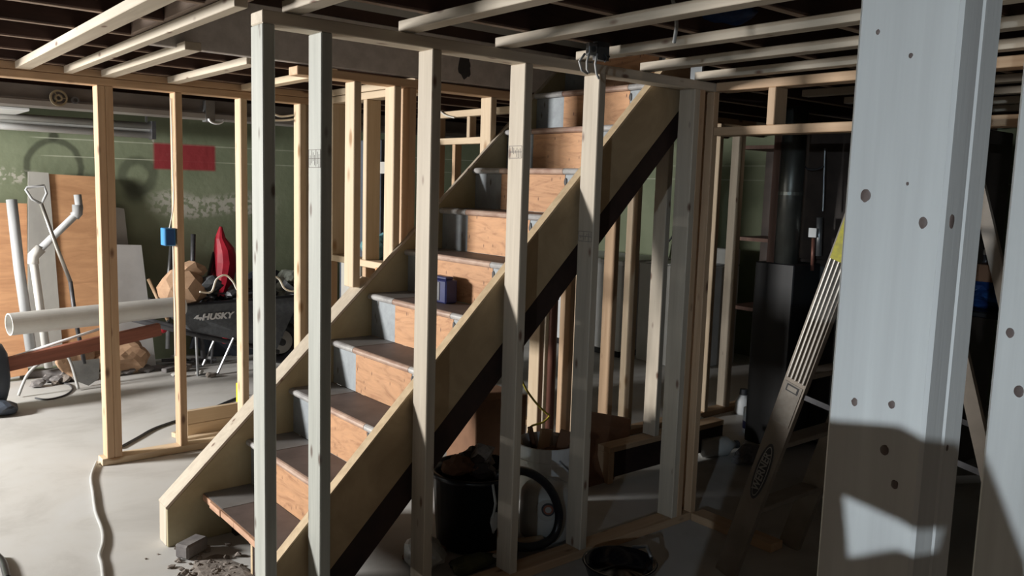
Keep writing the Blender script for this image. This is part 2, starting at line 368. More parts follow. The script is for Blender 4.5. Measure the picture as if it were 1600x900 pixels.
# wall across, behind the left wall
w8 = thing('stud_wall', 'new pine cross wall joining the left wall to the stair wall', 'stud wall', (2.3, 4.6, 0))
beam('top_plate', pine_y, (2.345, 3.62, T+.019), (2.345, 4.69, T+.019), .089, .038, w8)
beam('top_plate', pine_y, (2.345, 3.62, T+.060), (2.345, 4.69, T+.060), .089, .037, w8)
for px in (515, 567, 612):
    q = at(px, 250, x=2.30); stud(w8, 2.30, q.y-.038, 1.12, T, pine_y, w=.089, d=.038)
beam('sill_rail', pine_y, (2.345, 3.62, 1.10), (2.345, 4.69, 1.10), .089, .038, w8)
for yy in (4.6, 4.1, 3.66): stud(w8, 2.30, yy, .038, 1.08, pine, w=.089, d=.038)
beam('bottom_plate', pine, (2.345, 3.62, .019), (2.345, 4.69, .019), .089, .038, w8)
MB().box(2.292, 2.299, 3.62, 3.98, .78, 1.09).build('plywood_panel', ply, w8, loc=-Vector((2.3, 4.6, 0)))
# door wall on the right
XW = 3.10
w4 = thing('door_frame_wall', 'dim pine stud wall with a wide door header at the right of the stairs', 'stud wall', (XW, 1.0, 0))
beam('top_plate', pine, (XW+.0445, -.4, T+.019), (XW+.0445, 2.39, T+.019), .089, .038, w4)
beam('door_header', pine, (XW+.0445, -.4, 1.805+.019), (XW+.0445, 2.39, 1.805+.019), .089, .038, w4)
for yy in (2.08, 1.1, .1): stud(w4, XW, yy, 1.843, T, pine, w=.089, d=.038, name='cripple_stud')
beam('bottom_plate', pine, (XW+.0445, 1.95, .019), (XW+.0445, 2.39, .019), .089, .038, w4)
# near wall: double post right of frame
YN = .311
w5 = thing('stud_wall', 'pale blue-lit pine stud wall close to the viewer, a doubled post and one more stud', 'stud wall', (.714, YN, 0))
bp = stud(w5, .714, YN, .038, T, pine_big); stud(w5, .7525, YN, .038, T, pine_big)
stud(w5, 1.085, YN, .038, T, pine_big)
stud(w5, 1.49, YN, .038, T, pine); stud(w5, 1.89, YN, .038, T, pine); stud(w5, 2.7, YN, .038, T, pine)
beam('top_plate', pine, (.70, YN+.0445, T+.019), (3.09, YN+.0445, T+.019), .089, .038, w5)
beam('bottom_plate', pine, (.70, YN+.0445, .019), (3.09, YN+.0445, .019), .089, .038, w5)
# low framing right of stairs
w6 = thing('sill_frame', 'short pine stud standing on a dark raised sill behind the corner post', 'stud wall', (3.3, 3.0, 0))
q = at(1003, 686, y=3.05)
stud(w6, q.x, 2.96, .20, T, pine_w); 
beam('raised_sill', pine, (3.12, 3.0, .185), (4.1, 3.0, .185), .09, .03, w6)
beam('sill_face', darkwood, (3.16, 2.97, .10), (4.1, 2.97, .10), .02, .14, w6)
beam('sill_block', pine, (3.14, 3.0, .0), (3.14, 3.0, .17), .04, .09, w6, up=(0, 1, 0))
# distant framing seen between the studs
w9 = thing('window_frame_wall', 'distant pine framing with cross pieces seen over the stairs', 'stud wall', (3.5, 4.6, 0))
for zz in (2.05, 1.86): beam('cross_piece', pine_y, (3.5, 4.0, zz), (3.5, 5.4, zz), .06, .045, w9)
for yy, z0, z1 in ((5.16, .04, 2.05), (4.78, 1.88, 2.03), (4.62, .04, 2.05), (4.95, .04, 1.84), (4.2, .04, 2.05)): stud(w9, 3.49, yy, z0, z1, pine_y if z0 > 1 else pine, w=.06, d=.035)
beam('bottom_plate', pine, (3.5, 4.0, .019), (3.5, 5.4, .019), .06, .038, w9)

# ------------------------------------------------------------------ staircase
RISE, RUN, N0 = .205, .2, 1.169
SY0, SY1 = 2.545, 3.485
st = thing('staircase', 'worn wooden basement staircase, grey paint with bare wood centres', 'staircase', (1.2, 3.0, 0))
O = -Vector(st.location)
NT = 12
for n in range(1, NT+1):
    nx, z = N0+RUN*(n-1), RISE*n
    broken = n == 1
    tr = MB()
    tr.box(nx+.012, nx+RUN+.02, SY0, SY1, z-.028, z)
    tr = tr.build('tread', treadm, st, loc=O)
    tag(tr, 'broken lowest tread with raw splintered edge' if broken else None)
    MB().box(nx+.014, nx+RUN+.018, 3.27, SY1-.001, z-.001, z+.0012).build('paint_strip', treadg, tr)
    if broken:
        e_ = MB(); rnd = random.Random(3); yy = SY0
        while yy < SY1-.01:
            w_ = rnd.uniform(.05, .16); w_ = min(w_, SY1-yy); e_.box(nx-.002+rnd.uniform(0, .010), nx+.013, yy, yy+w_-.003, z-.027, z-.001); yy += w_
        e_.build('splintered_edge', mat('raw_wood', (.55, .33, .22), (.34, .19, .12), (30, 9, 30), .7, bump=.3), tr)
    else:
        for a, b, m_ in ((SY0, 2.80, nosg), (2.803, 3.262, nosw), (3.265, SY1, nosg)):
            MB().tube([(nx+.013, a, z-.014), (nx+.013, b, z-.014)], .0142, 12).build('nosing', m_, tr, smooth=False)
    if n < NT and not broken:
        pass
    if n > 1:
        zb, zt, rx = RISE*(n-1), z-.029, nx+.022
        rs = MB().box(rx, rx+.015, SY0, SY1, zb+.001, zt).build('riser', greyp, st, loc=O)
        MB().box(rx-.002, rx+.002, 2.805, 3.268, zb+.002, zt).build('bare_wood_patch', barew, rs)
        MB().blob((rx-.003, 2.80, zt-.03), .002, .009, .02, .3, 2, n).build('gouge', inkb, rs)
# far skirt
MB().prism([(1.03, .0), (1.03, .165), (1.6, .712), (3.2, 2.245), (3.2, 2.0), (1.62, .42), (1.62, .0)], 'y', SY1+.001, SY1+.018).build('far_skirt_board', board_y, st, bevel=.002, loc=O)
MB().prism([(1.03, .166), (1.025, .176), (1.985, 1.097), (2.02, 1.09), (1.075, .16), (1.075, .0), (1.028, .0)], 'y', SY1+.0185, SY1+.11).build('rake_plate', pine_w, st, bevel=.002, loc=O)
MB().prism([(1.028, .166), (1.022, .176), (3.2, 2.262), (3.2, 2.247)], 'y', SY1-.001, SY1+.018).build('skirt_edge', pine_w, st, loc=O)
# near stringer
MB().prism([(1.0, .0), (1.0, .205), (2.97, 2.165), (3.06, 2.165), (3.06, 1.98), (1.09, .03), (1.06, 0)], 'y', SY0-.042, SY0-.002).build('near_stringer', board, st, bevel=.002, loc=O)
MB().prism([(1.002, .209), (1.0, .215), (2.97, 2.178), (2.975, 2.168)], 'y', SY0-.043, SY0-.001).build('stringer_edge', plyedge, st, loc=O)
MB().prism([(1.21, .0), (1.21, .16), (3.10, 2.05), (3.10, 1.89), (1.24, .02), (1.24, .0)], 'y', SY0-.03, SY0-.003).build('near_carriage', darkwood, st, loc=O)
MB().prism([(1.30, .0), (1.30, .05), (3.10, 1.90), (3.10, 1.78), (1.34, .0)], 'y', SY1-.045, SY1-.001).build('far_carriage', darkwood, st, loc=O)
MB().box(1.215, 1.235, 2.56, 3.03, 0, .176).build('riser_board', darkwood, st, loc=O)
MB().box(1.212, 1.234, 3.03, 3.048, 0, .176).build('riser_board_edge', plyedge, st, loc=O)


# ------------------------------------------------------------------ details on the framing
def knot(parent, p, r1, r2, m_):
    return MB().blob(p, .0012, r1, r2, .12, 3, int(p[1]*1e4)).build('knot', m_, parent)
knotm = mat('dark_knot', (.10, .065, .055), (.17, .12, .10), (60, 60, 60), .6)
for px, py, r in ((1352, 306, .0072), (1442, 348, .006), (1393, 632, .0045), (1335, 628, .0045), (1372, 50, .003), (1423, 87, .0028), (1382, 703, .006), (1398, 757, .005), (1418, 287, .002)):
    q = at(px, py, x=.714); r *= .8
    k_ = MB().blob((0, 0, 0), .0009, r*.8, r, .12, 3, px).build('knot', knotm, w5); k_.location = q-w5.location
for px, py, r in ((1487, 346, .0062), (1480, 310+450-60, .003)):
    q = at(px, py, y=YN); k_ = MB().blob((0, 0, 0), r*.7, .0009, r, .12, 3, px).build('knot', knotm, w5); k_.location = q-w5.location
for px, py, r in ((1578, 520, .006), (1592, 612, .007)):
    q = at(px, py, x=1.085); k_ = MB().blob((0, 0, 0), .0009, r*.8, r, .12, 3, px).build('knot', knotm, w5); k_.location = q-w5.location

def cable(name, pts, r, m_, label, cat='cable', n=8, group=None):
    P = [Vector(p) for p in pts]; out = []
    Q = [P[0]]+P+[P[-1]]
    for i in range(1, len(Q)-2):
        for k in range(n):
            t = k/n; a, b, c, d = Q[i-1:i+3]
            out.append(.5*((2*b)+(c-a)*t+(2*a-5*b+4*c-d)*t*t+(3*b-a-3*c+d)*t**3))
    out.append(P[-1])
    o = MB().tube(out, r, 7).build(name, m_, smooth=True); return tag(o, label, cat, group)

# electrical box and its cable on the second stud of the left wall
bx = thing('electrical_box', 'blue plastic electrical box nailed to the second stud of the left wall', 'electrical box', (1.41, Y2+.02, 1.13))
c0 = at(258, 357, y=Y2); c1 = at(281, 384, y=Y2)
MB().box(c0.x, c0.x+.055, Y2+.0, Y2+.085, c1.z, c0.z).build('box_body', blue, bx, bevel=.003, loc=-Vector(bx.location))
MB().box(c0.x+.006, c0.x+.049, Y2-.002, Y2+.001, c1.z+.006, c0.z-.006).build('box_opening', mat('deep_blue', (.03, .10, .30)), bx, loc=-Vector(bx.location))
cable('wall_cable', [(1.462, Y2+.045, 1.97), (1.464, Y2+.04, 1.8), (1.462, Y2+.03, 1.6), (1.464, Y2+.035, 1.4), (1.44, Y2+.04, c0.z-.01)], .0035, cablew, 'pale cable stapled down the second stud to the blue box')
cable('wall_cable', [(1.466, Y2+.06, c1.z), (1.463, Y2+.05, .95), (1.466, Y2+.045, .8), (1.463, Y2+.05, .55)], .0035, cablew, 'pale cable running down from the blue box on the stud')
# white cable looping between the studs of the left wall
q = [at(*p, y=Y2+.12) for p in ((312, 456), (330, 456), (338, 437), (352, 430), (364, 440), (372, 454), (386, 455))]
cable('cable_loop', q, .0055, cablew, 'white cable looping between the second and third studs of the left wall')
q = [at(*p, y=Y2+.12) for p in ((425, 430), (436, 436), (444, 450), (455, 455), (468, 454))]
cable('cable_loop', q, .0055, cablew, 'white cable looping between the third and last studs of the left wall')
# junction box above the stair wall
jb = thing('junction_box', 'square metal junction box with cables above the fifth front stud', 'junction box', (2.3, 2.33, 2.0))
q = at(920, 66, y=2.20); OO = -Vector(jb.location)
MB().box(q.x, q.x+.04, 2.195, 2.215, q.z-.045, q.z).build('box_face', steel, jb, bevel=.002, loc=OO)
MB().lathe([(.010, 0), (.010, .004)], (0, 0, 0), 12).build('knockout', inkb, jb, loc=OO+Vector((q.x+.02, 2.194, q.z-.022)), rot=(PI/2, 0, 0))
MB().box(q.x+.042, q.x+.10, 2.195, 2.22, q.z-.055, q.z+.01).build('bracket', dsteel, jb, loc=OO)
for k, (ps) in enumerate((((914, 84), (905, 96), (909, 110), (918, 115)), ((921, 84), (917, 96), (917, 108), (921, 114)), ((933, 84), (930, 100), (932, 115), (936, 123)), ((945, 84), (948, 90), (945, 96), (952, 88)))):
    P = [at(*p, y=2.19)-Vector(jb.location) for p in ps]
    MB().tube(P, .0042, 7).build('cable', cableg if k < 3 else inkb, jb, smooth=True)
q = [at(*p, y=1.78) for p in ((1050, -6), (1055, 18), (1057, 40), (1053, 67))]
cable('hanging_cable', q, .006, cableg, 'short grey cable end hanging from the ceiling joists')
tb = MB().blob((2.40, 1.86, 2.17), .14, .10, .05, .3, 3, 5).build('blue_bundle', tarp, smooth=True); tag(tb, 'blue plastic bundle tucked between the ceiling joists', 'bundle')
# the item on the stairs
nb = thing('navy_box', 'small navy blue battery pack standing on the stair tread', 'battery pack', (2.12, 3.08, 1.026))
MB().box(-.035, .03, -.075, .06, .0012, .105).build('pack_body', navy, nb, bevel=.006)
MB().box(-.038, -.030, -.03, .0, .012, .095).build('clip', dsteel, nb, bevel=.002)
MB().box(-.037, -.032, .012, .03, .015, .03).build('label_patch', white, nb)
MB().box(-.02, .02, -.055, .05, .105, .118).build('pack_top', navy, nb, bevel=.003)
q = [at(*p, x=2.20) for p in ((683, 399), (688, 403), (689, 410), (684, 413), (681, 408))]
cable('wire_loop', q, .003, inkb, 'thin black wire loop hanging under a stair nosing')

# ------------------------------------------------------------------ left back of the room
def sheet(name, pts, th, m_, label, cat='sheet', y0=7.02, y1=7.26, h=1.6):
    """leaning sheet: outline given as (px,py) at the wall, leaned"""
    mb = MB(); P = []
    for px, py in pts:
        p = at(px, py, y=7.25); z = max(p.z, 0); yy = y0+(y1-y0)*min(1, z/h); q_ = at(px, py, y=yy); q_.z = max(q_.z, .002); P.append(q_)
    A = [mb.b.verts.new(p) for p in P]; B = [mb.b.verts.new(p+Vector((0, th, 0))) for p in P]
    mb.b.faces.new(A); mb.b.faces.new(B[::-1]); n = len(P)
    for i in range(n): mb.b.faces.new([A[i], B[i], B[(i+1) % n], A[(i+1) % n]])
    o = mb.build(name, m_); return tag(o, label, cat)
sheet('plywood_sheet', [(-40, 316), (42, 318), (44, 585), (-40, 600)], .015, plyo, 'orange plywood sheet leaning on the green wall at the far left')
bs = thing('plywood_board', 'tall orange plywood board with a grey painted band along its left edge', 'sheet', (1.4, 7.0, 0))
for nm, pts, m_, yy in (('board_face', [(46, 270), (150, 276), (172, 560), (46, 575)], ply, 6.99), ('grey_band', [(44, 268), (76, 270), (100, 570), (44, 575)], greyd, 6.975)):
    o = sheet(nm, pts, .012, m_, None, None, y0=yy, y1=yy+.22); o.parent = bs; o.location = -Vector(bs.location)
    for kk in ('label', 'category'):
        if kk in o.keys(): del o[kk]
sheet('grey_sheet', [(168, 322), (194, 326), (222, 570), (170, 572)], .01, greyd, 'dull grey sheet leaning on the wall behind the shorter white one', y0=7.14, y1=7.27)
sheet('white_sheet', [(168, 382), (221, 383), (244, 572), (168, 575)], .012, white, 'white sheet leaning against the green wall behind the first stud', y0=6.96, y1=7.12, h=1.1)
def stick(name, pts, r, m_, label, cat, seg=10):
    o = MB().tube(pts, r, seg).build(name, m_, smooth=True); return tag(o, label, cat)
def ground(p): p.z = max(p.z, .02); return p
stick('grey_pipe', [at(18, 312, y=6.93), at(30, 420, y=6.87), ground(at(52, 572, y=6.78))], .036, pvc, 'straight grey plastic pipe leaning upright on the left', 'pipe')
pp = thing('bent_pipe', 'white plastic pipe with two elbows leaning across the plywood board', 'pipe', (1.15, 6.7, 0)); OO = -Vector(pp.location)
P = [at(*p, y=6.75) for p in ((121, 304), (124, 326), (121, 333), (60, 392), (52, 400), (53, 412), (76, 574))]
MB().tube([P[0], P[1], P[2], P[3]], .026, 10).build('upper_pipe', pvc, pp, smooth=True, loc=OO)
MB().tube([P[4], P[5], P[6]], .028, 10).build('lower_pipe', pvcw, pp, smooth=True, loc=OO)
MB().tube([at(121, 320, y=6.75), P[2], at(116, 338, y=6.75)], .036, 10).build('elbow', pvc, pp, smooth=True, loc=OO)
MB().tube([at(64, 388, y=6.75), P[4], at(52, 412, y=6.75)], .038, 10).build('elbow', pvcw, pp, smooth=True, loc=OO)
sv = thing('shovel', 'shovel with a grey D handle leaning upright in front of the plywood board', 'shovel', (1.2, 6.6, 0)); OO = -Vector(sv.location)
P = [at(*p, y=6.6) for p in ((64, 318), (90, 390), (110, 440), (118, 500), (132, 568))]
MB().tube(P[:3], .014, 8).build('upper_shaft', alum, sv, smooth=True, loc=OO)
MB().tube(P[2:], .015, 8).build('lower_shaft', dsteel, sv, smooth=True, loc=OO)
MB().tube([at(*p, y=6.6) for p in ((64, 318), (50, 311), (40, 296), (42, 293), (69, 290), (73, 302), (66, 316))], .009, 8).build('d_handle', pvc, sv, smooth=True, loc=OO)
b0 = at(132, 562, y=6.6)
MB().prism([(b0.x-.08, .20), (b0.x+.10, .20), (b0.x+.09, .05), (b0.x+.02, .005), (b0.x-.06, .05)], 'y', 6.59, 6.60).build('blade', steel, sv, loc=OO)
# large pipe lying across
pz0, pz1 = at(14, 507, y=6.15), at(285, 478, y=6.35)
bpz = MB(); d = (pz1-pz0).normalized(); rr = .073
def ringtube(mb, a, b, r0, r1, seg=32):
    a, b = Vector(a), Vector(b); d = (b-a).normalized(); u = d.cross(Vector((0, 0, 1))).normalized(); v = d.cross(u)
    R_ = [[mb.b.verts.new(p+(u*math.cos(2*PI*k/seg)+v*math.sin(2*PI*k/seg))*r) for k in range(seg)] for p, r in ((a, r0), (b, r0), (b, r1), (a, r1))]
    for i in range(4):
        A, B = R_[i], R_[(i+1) % 4]
        for k in range(seg): mb.b.faces.new([A[k], A[(k+1) % seg], B[(k+1) % seg], B[k]])
    return mb
ringtube(bpz, pz0, pz1, rr, rr-.008); o = bpz.build('drain_pipe', pvcw); tag(o, 'wide white drain pipe lying across the wheelbarrow handles', 'pipe')
ob = beam('old_timber', mat('red_brown_timber', (.30, .11, .07), (.20, .07, .045), G, .7), at(0, 572, y=6.22), at(250, 514, y=6.30), .05, .09); tag(ob, 'red brown old timber lying slanted under the white drain pipe', 'timber')
stick('metal_rod', [at(14, 560, y=6.25), at(192, 502, y=6.35)], .010, white, 'thin white metal rod resting slanted above the red brown timber', 'rod', 8)
# wheelbarrow
YB = 6.42
wbw = thing('wheelbarrow', 'dark plastic wheelbarrow heaped with scrap behind the left stud wall', 'wheelbarrow', (2.3, YB+.3, 0)); OO = -Vector(wbw.location)
ta, tb_, tc_, td = at(262, 476, y=YB), at(470, 468, y=YB), at(452, 540, y=YB), at(296, 516, y=YB)
mb = MB(); V = mb.b.verts
def ringv(x0, x1, y0, y1, z0, z1): return [V.new(p) for p in ((x0, y0, z0), (x1, y0, z1), (x1, y1, z1), (x0, y1, z0))]
zt = (ta.z+tb_.z)/2
o1 = ringv(ta.x, tb_.x, YB, YB+.44, zt, zt+.02); o2 = ringv(td.x+.04, tc_.x-.08, YB+.06, YB+.36, td.z-.02, tc_.z-.03)
i1 = ringv(ta.x+.02, tb_.x-.02, YB+.015, YB+.425, zt, zt+.02); i2 = ringv(td.x+.06, tc_.x-.1, YB+.075, YB+.345, td.z, tc_.z-.01)
for a, b in ((o2, o1), (o1, i1), (i1, i2)):
    for k in range(4): V.bm if False else mb.b.faces.new([a[k], a[(k+1) % 4], b[(k+1) % 4], b[k]])
mb.b.faces.new(o2); mb.b.faces.new(i2)
try: o = mb.build('tray', tray, wbw, loc=OO)
except Exception as e: print('tray', e)
MB().tube([(ta.x-.01, YB-.004, zt), (tb_.x, YB-.004, zt+.02), (tb_.x+.01, YB+.44, zt+.02), (ta.x-.01, YB+.44, zt), (ta.x-.01, YB-.004, zt)], .012, 7).build('tray_rim', black, wbw, loc=OO)
for s_ in (0, .34):
    a, b, c = at(182, 493, y=YB+.05), at(300, 520, y=YB+.05), at(440, 552, y=YB+.05)
    MB().tube([a+Vector((0, s_, 0)), b+Vector((0, s_, -.01)), c+Vector((0, s_*.55+.06, 0))], .019, 8).build('handle', dsteel, wbw, smooth=True, loc=OO)
    MB().tube([a+Vector((-.005, s_, .001)), a+Vector((.13, s_, -.028))], .024, 8).build('grip', black, wbw, smooth=True, loc=OO)
    l0, l1, l2, l3 = at(365, 528, y=YB+.05), at(340, 583, y=YB+.05), at(309, 584, y=YB+.05), at(306, 520, y=YB+.05)
    P = [l0, l1, l2, l3]; 
    for p in P[1:3]: p.z = .014
    MB().tube([p+Vector((0, s_, 0)) for p in P], .011, 7).build('leg', steel, wbw, loc=OO)
wc = at(430, 552, y=YB+.32); wc.z = .185; wx = at(432, 548, y=YB+.3).x
def vtorus(mb, c, R_, r, seg=32, s2=10):
    rings = [[mb.b.verts.new((c[0]+(R_+r*math.cos(2*PI*j/s2))*math.cos(2*PI*i/seg), c[1]+r*1.2*math.sin(2*PI*j/s2), c[2]+(R_+r*math.cos(2*PI*j/s2))*math.sin(2*PI*i/seg))) for j in range(s2)] for i in range(seg)]
    for i in range(seg):
        A, B = rings[i], rings[(i+1) % seg]
        for j in range(s2): mb.b.faces.new([A[j], A[(j+1) % s2], B[(j+1) % s2], B[j]])
    return mb
wy = YB+.22
wh = vtorus(MB(), (wx, wy, .185), .14, .045).build('wheel', black, wbw, smooth=True, loc=OO)
MB().prism([(wx+.105*math.cos(2*PI*k/24), .185+.105*math.sin(2*PI*k/24)) for k in range(24)], 'y', wy-.02, wy+.02).build('rim', alum, wh)
MB().prism([(wx+.03*math.cos(2*PI*k/14), .185+.03*math.sin(2*PI*k/14)) for k in range(14)], 'y', wy-.05, wy+.05).build('hub', dsteel, wh)
def text(name, body, m_, size, loc, ax_x, ax_y, parent=None, extrude=.001, bold=.0, shear=0, sx=1.0):
    cu = bpy.data.curves.new(name, 'FONT'); cu.body = body; cu.size = size; cu.extrude = extrude; cu.offset = bold; cu.shear = shear; cu.align_x = 'CENTER'; cu.align_y = 'CENTER'
    t = bpy.data.objects.new(name, cu); C.objects.link(t); bpy.context.view_layer.update()
    me = bpy.data.meshes.new_from_object(t.evaluated_get(bpy.context.evaluated_depsgraph_get())); bpy.data.objects.remove(t)
    me.materials.clear(); me.materials.append(m_); me.name = name
    o = bpy.data.objects.new(name, me); C.objects.link(o)
    X, Y_ = Vector(ax_x).normalized(), Vector(ax_y).normalized(); Z_ = X.cross(Y_)
    M_ = Matrix((X*sx, Y_, Z_)).transposed().to_4x4(); M_.translation = Vector(loc)-(parent.location if parent else Vector())
    o.parent = parent; o.matrix_local = M_; return o
slope = Vector((0, .06, -.20)).normalized()
q = at(344, 494, y=YB+.015)
lt = text('lettering', 'HUSKY', wht, .072, (q.x-.02, YB+.017, q.z), (1, 0, 0), (0, -.10, .35), wbw, .002, .003, .15, 1.05)
MB().prism([(-.055, -.005), (-.03, .02), (-.012, .024), (-.02, .004), (.006, .004), (.012, -.006), (-.008, -.024), (-.012, -.01), (-.03, -.012), (-.04, -.004)], 'y', -.001, .001).build('lettering_emblem', wht, wbw, loc=Vector((q.x-.15, YB+.014, q.z))-wbw.location)
# scrap in the barrow
bg = thing('paper_bag', 'crumpled brown paper bag standing in the wheelbarrow', 'paper bag', (2.05, YB+.25, zt-.1))
q = at(285, 448, y=YB+.2)
MB().blob((0, 0, 0), .19, .12, .15, .18, 2, 11).build('bag_body', paper, bg, loc=q-bg.location)
MB().blob((0, 0, 0), .13, .08, .07, .4, 2, 12).build('crumpled_top', paper, bg, loc=at(296, 424, y=YB+.2)-bg.location)
rnd = random.Random(5)
scm = [dsteel, steel, trash, tray, dsteel]
for i in range(16):
    q = at(rnd.uniform(325, 470), rnd.uniform(440, 474), y=YB+rnd.uniform(.1, .34))
    L_ = rnd.uniform(.05, .13); mb = MB()
    if i % 2: mb.blob((0, 0, 0), L_*.7, L_*.5, L_*.45, .5, 2, i)
    else: mb.obox((0, 0, 0), (L_*.8, rnd.uniform(-.02, .02), rnd.uniform(-.05, .05)), (0, .03, .01), (.01, -.01, .018))
    o = mb.build('metal_scrap', scm[i % 5], loc=q, bevel=0); tag(o, 'flat bar of dark metal scrap heaped in the wheelbarrow tray' if i % 2 == 0 else 'lump of dark scrap heaped in the wheelbarrow tray', 'scrap', 'metal scraps in the wheelbarrow')
sb = MB().blob(at(448, 448, y=YB+.3), .12, .1, .13, .3, 3, 3).build('plastic_sack', mat('clear_sack', (.34, .37, .33), (.15, .16, .14), (14, 14, 14), .35, bump=.5)); tag(sb, 'grey translucent plastic sack on the right end of the wheelbarrow', 'sack')
rd = thing('garden_umbrella', 'closed red parasol leaning upright on the green wall', 'parasol', (2.5, 7.0, 0)); P = [at(*p, y=7.0) for p in ((345, 354), (344, 372), (350, 390), (352, 410), (348, 440), (338, 478))]
MB().tube(P, .05, 12, rs=[.012, .045, .085, .10, .085, .05]).build('canopy', redm, rd, smooth=False, loc=-Vector(rd.location))
MB().tube([at(341, 450, y=7.0), at(330, 570, y=6.9)], .012, 8).build('pole', dsteel, rd, loc=-Vector(rd.location))
stick('tool_handle', [at(302, 366, y=6.98), at(301, 412, y=6.95), ground(at(318, 560, y=6.8))], .02, dsteel, 'dark tool handle leaning on the wall left of the red parasol', 'tool handle')
stick('tool_handle', [at(268, 384, y=6.98), at(264, 430, y=6.95), ground(at(262, 545, y=6.8))], .017, steel, 'grey tool handle leaning behind the second stud', 'tool handle')
stick('tool_handle', [at(336, 395, y=7.02), ground(at(300, 545, y=6.8))], .022, trash, 'black tool handle slanting down beside the red parasol', 'tool handle')
stick('broom_handle', [at(232, 436, y=6.9), ground(at(262, 500, y=6.75))], .014, pine, 'yellow wooden handle slanting beside the white sheet', 'tool handle')
dk = MB().blob(at(405, 500, y=7.16), .5, .09, .50, .25, 3, 8, flat=-.40).build('rubble_sack', tank); tag(dk, 'large dark grey tarp covered heap behind the wheelbarrow', 'heap'); 
for i, (px, py, rx_) in enumerate(((122, 560, .12), (190, 545, .22))):
    q = at(px, py, y=6.85); o = MB().blob((q.x, 6.85, .14), rx_, .10, .13, .3, 3, 20+i, flat=-.135).build('paper_bag', paper); tag(o, ['crumpled brown paper bag on the floor left of the first stud', 'wide brown paper bag on the floor right of the first stud'][i], 'paper bag')
# bricks and blocks on the floor
for i, (px, py, L_, w_, h_, r_, m_, lb) in enumerate(((72, 588, .17, .09, .055, -.3, brick, 'flat grey paving brick on the floor below the white pipe'), (135, 582, .12, .09, .07, .5, brick, 'grey brick on the floor just left of the first stud'),
        (216, 581, .075, .06, .045, .2, pine_y, 'small yellow wood block on the floor right of the first stud'), (245, 578, .09, .06, .03, -.2, brick, 'grey stone chunk lying beside the yellow wood block'), (264, 580, .06, .05, .03, .6, brick, 'grey stone chunk beside the second stud'))):
    q = at(px, py, z=0); o = MB().box(-L_, L_, -w_/2, w_/2, 0, h_).build('block', m_, bevel=.004, loc=(q.x, q.y, .001), rot=(0, 0, r_)); tag(o, lb, 'block')
for i in range(6):
    q = at(rnd.uniform(228, 300), rnd.uniform(558, 578), z=0); q2 = Vector((q.x+rnd.uniform(.1, .3), q.y+rnd.uniform(-.15, .15), .02)); q.z = .02+.012*(i % 3); q2.z = q.z
    o = MB().tube([q, q2], rnd.uniform(.010, .018), 7).build('scrap_pipe', [steel, dsteel, pvc][i % 3]); tag(o, ['galvanised pipe offcut lying on the floor under the wheelbarrow', 'dark steel pipe offcut lying on the floor under the wheelbarrow', 'grey plastic pipe offcut lying on the floor under the wheelbarrow'][i % 3], 'pipe offcut', 'pipe offcuts under the wheelbarrow')
for i, px in enumerate((253, 352)):
    q = at(px, 516 if i == 0 else 532, y=6.7); o = MB().blob(q, .035, .03, .03, .2, 2, i).build('red_cap', redp, smooth=True); tag(o, ['small red cap under the left handle of the wheelbarrow', 'red cap under the wheelbarrow tray'][i], 'cap')
# cords
cable('thin_cord', [at(*p, z=.006) for p in ((55, 622), (75, 624), (100, 618), (113, 608), (106, 600), (88, 598))], .006, dsteel, 'thin dark cord curled on the bright floor at the left', 'cord')
cable('hose', [Vector((p.x, p.y, max(.013, p.z+dz))) for p, dz in ((at(28, 600, y=6.5), -9), (at(45, 583, y=6.5), 0), (at(75, 560, y=6.5), 0), (at(105, 556, y=6.5), 0), (at(122, 590, y=6.5), -9))], .011, cableg, 'grey hose arching over the floor under the timber', 'hose')
cable('extension_cord', [at(*p, z=.008) for p in ((151, 722), (143, 745), (146, 772), (150, 800), (160, 828), (161, 848), (156, 868), (160, 885), (163, 925))], .0085, cableg, 'grey extension cord snaking over the floor towards the viewer', 'cord')
cable('extension_cord', [at(*p, z=.008) for p in ((186, 700), (215, 684), (238, 671), (268, 660), (310, 647), (350, 630), (384, 616))], .008, dsteel, 'dark extension cord lying behind the first two studs', 'cord')
cable('power_cable', [at(*p, z=.012) for p in ((-5, 868), (5, 880), (12, 905))], .014, black, 'black cord at the bottom left corner', 'cord')
# dark sack at far left edge
ds = thing('rubbish_sack', 'dark sack at the left picture edge below the open end of the drain pipe', 'sack', (at(10, 590, y=6.2).x-.13, 5.95, 0))
MB().blob((0, 0, .225), .13, .14, .235, .18, 3, 9, flat=-.22).build('sack_body', tank, ds, smooth=True, loc=(.02, .25, 0)); MB().blob((0, 0, .04), .12, .12, .05, .3, 3, 2, flat=-.035).build('sack_foot', tank, ds, loc=(.06, .16, 0))
# timber offcuts by the second stud
for i, (a, b, w_, h_, zz, lb) in enumerate((((268, 682), (300, 678), .05, .03, .0, 'short pale offcut sticking out left of the second stud'), ((290, 684), (378, 668), .038, .082, .0, 'pale pine offcut at the bottom of the pile behind the left wall plate'), ((284, 690), (372, 672), .05, .02, .0, 'thin pale strip lying against the front of the offcut pile'), ((290, 684), (385, 665), .038, .080, .084, 'pale pine offcut on top of the pile'))):
    p, q = at(*a, z=0), at(*b, z=0); p.z = q.z = zz+h_/2+.002; p.y = [5.0, 4.96, 4.90, 4.96][i]; q.y = p.y+.03; o = beam('pine_offcut', pine_y, p, q, w_, h_); tag(o, lb, 'offcut', 'offcut pile')
yl = thing('spirit_level', 'short yellow level standing at the end of the offcut pile', 'level', (2.05, 5.1, 0)); q = at(378, 640, y=5.1)
MB().box(q.x-.03, q.x+.03, 5.08, 5.12, .002, .26).build('level_body', yellow, yl, bevel=.003, loc=-Vector(yl.location)); MB().box(q.x-.015, q.x+.015, 5.078, 5.08, .15, .19).build('vial', white, yl, loc=-Vector(yl.location))
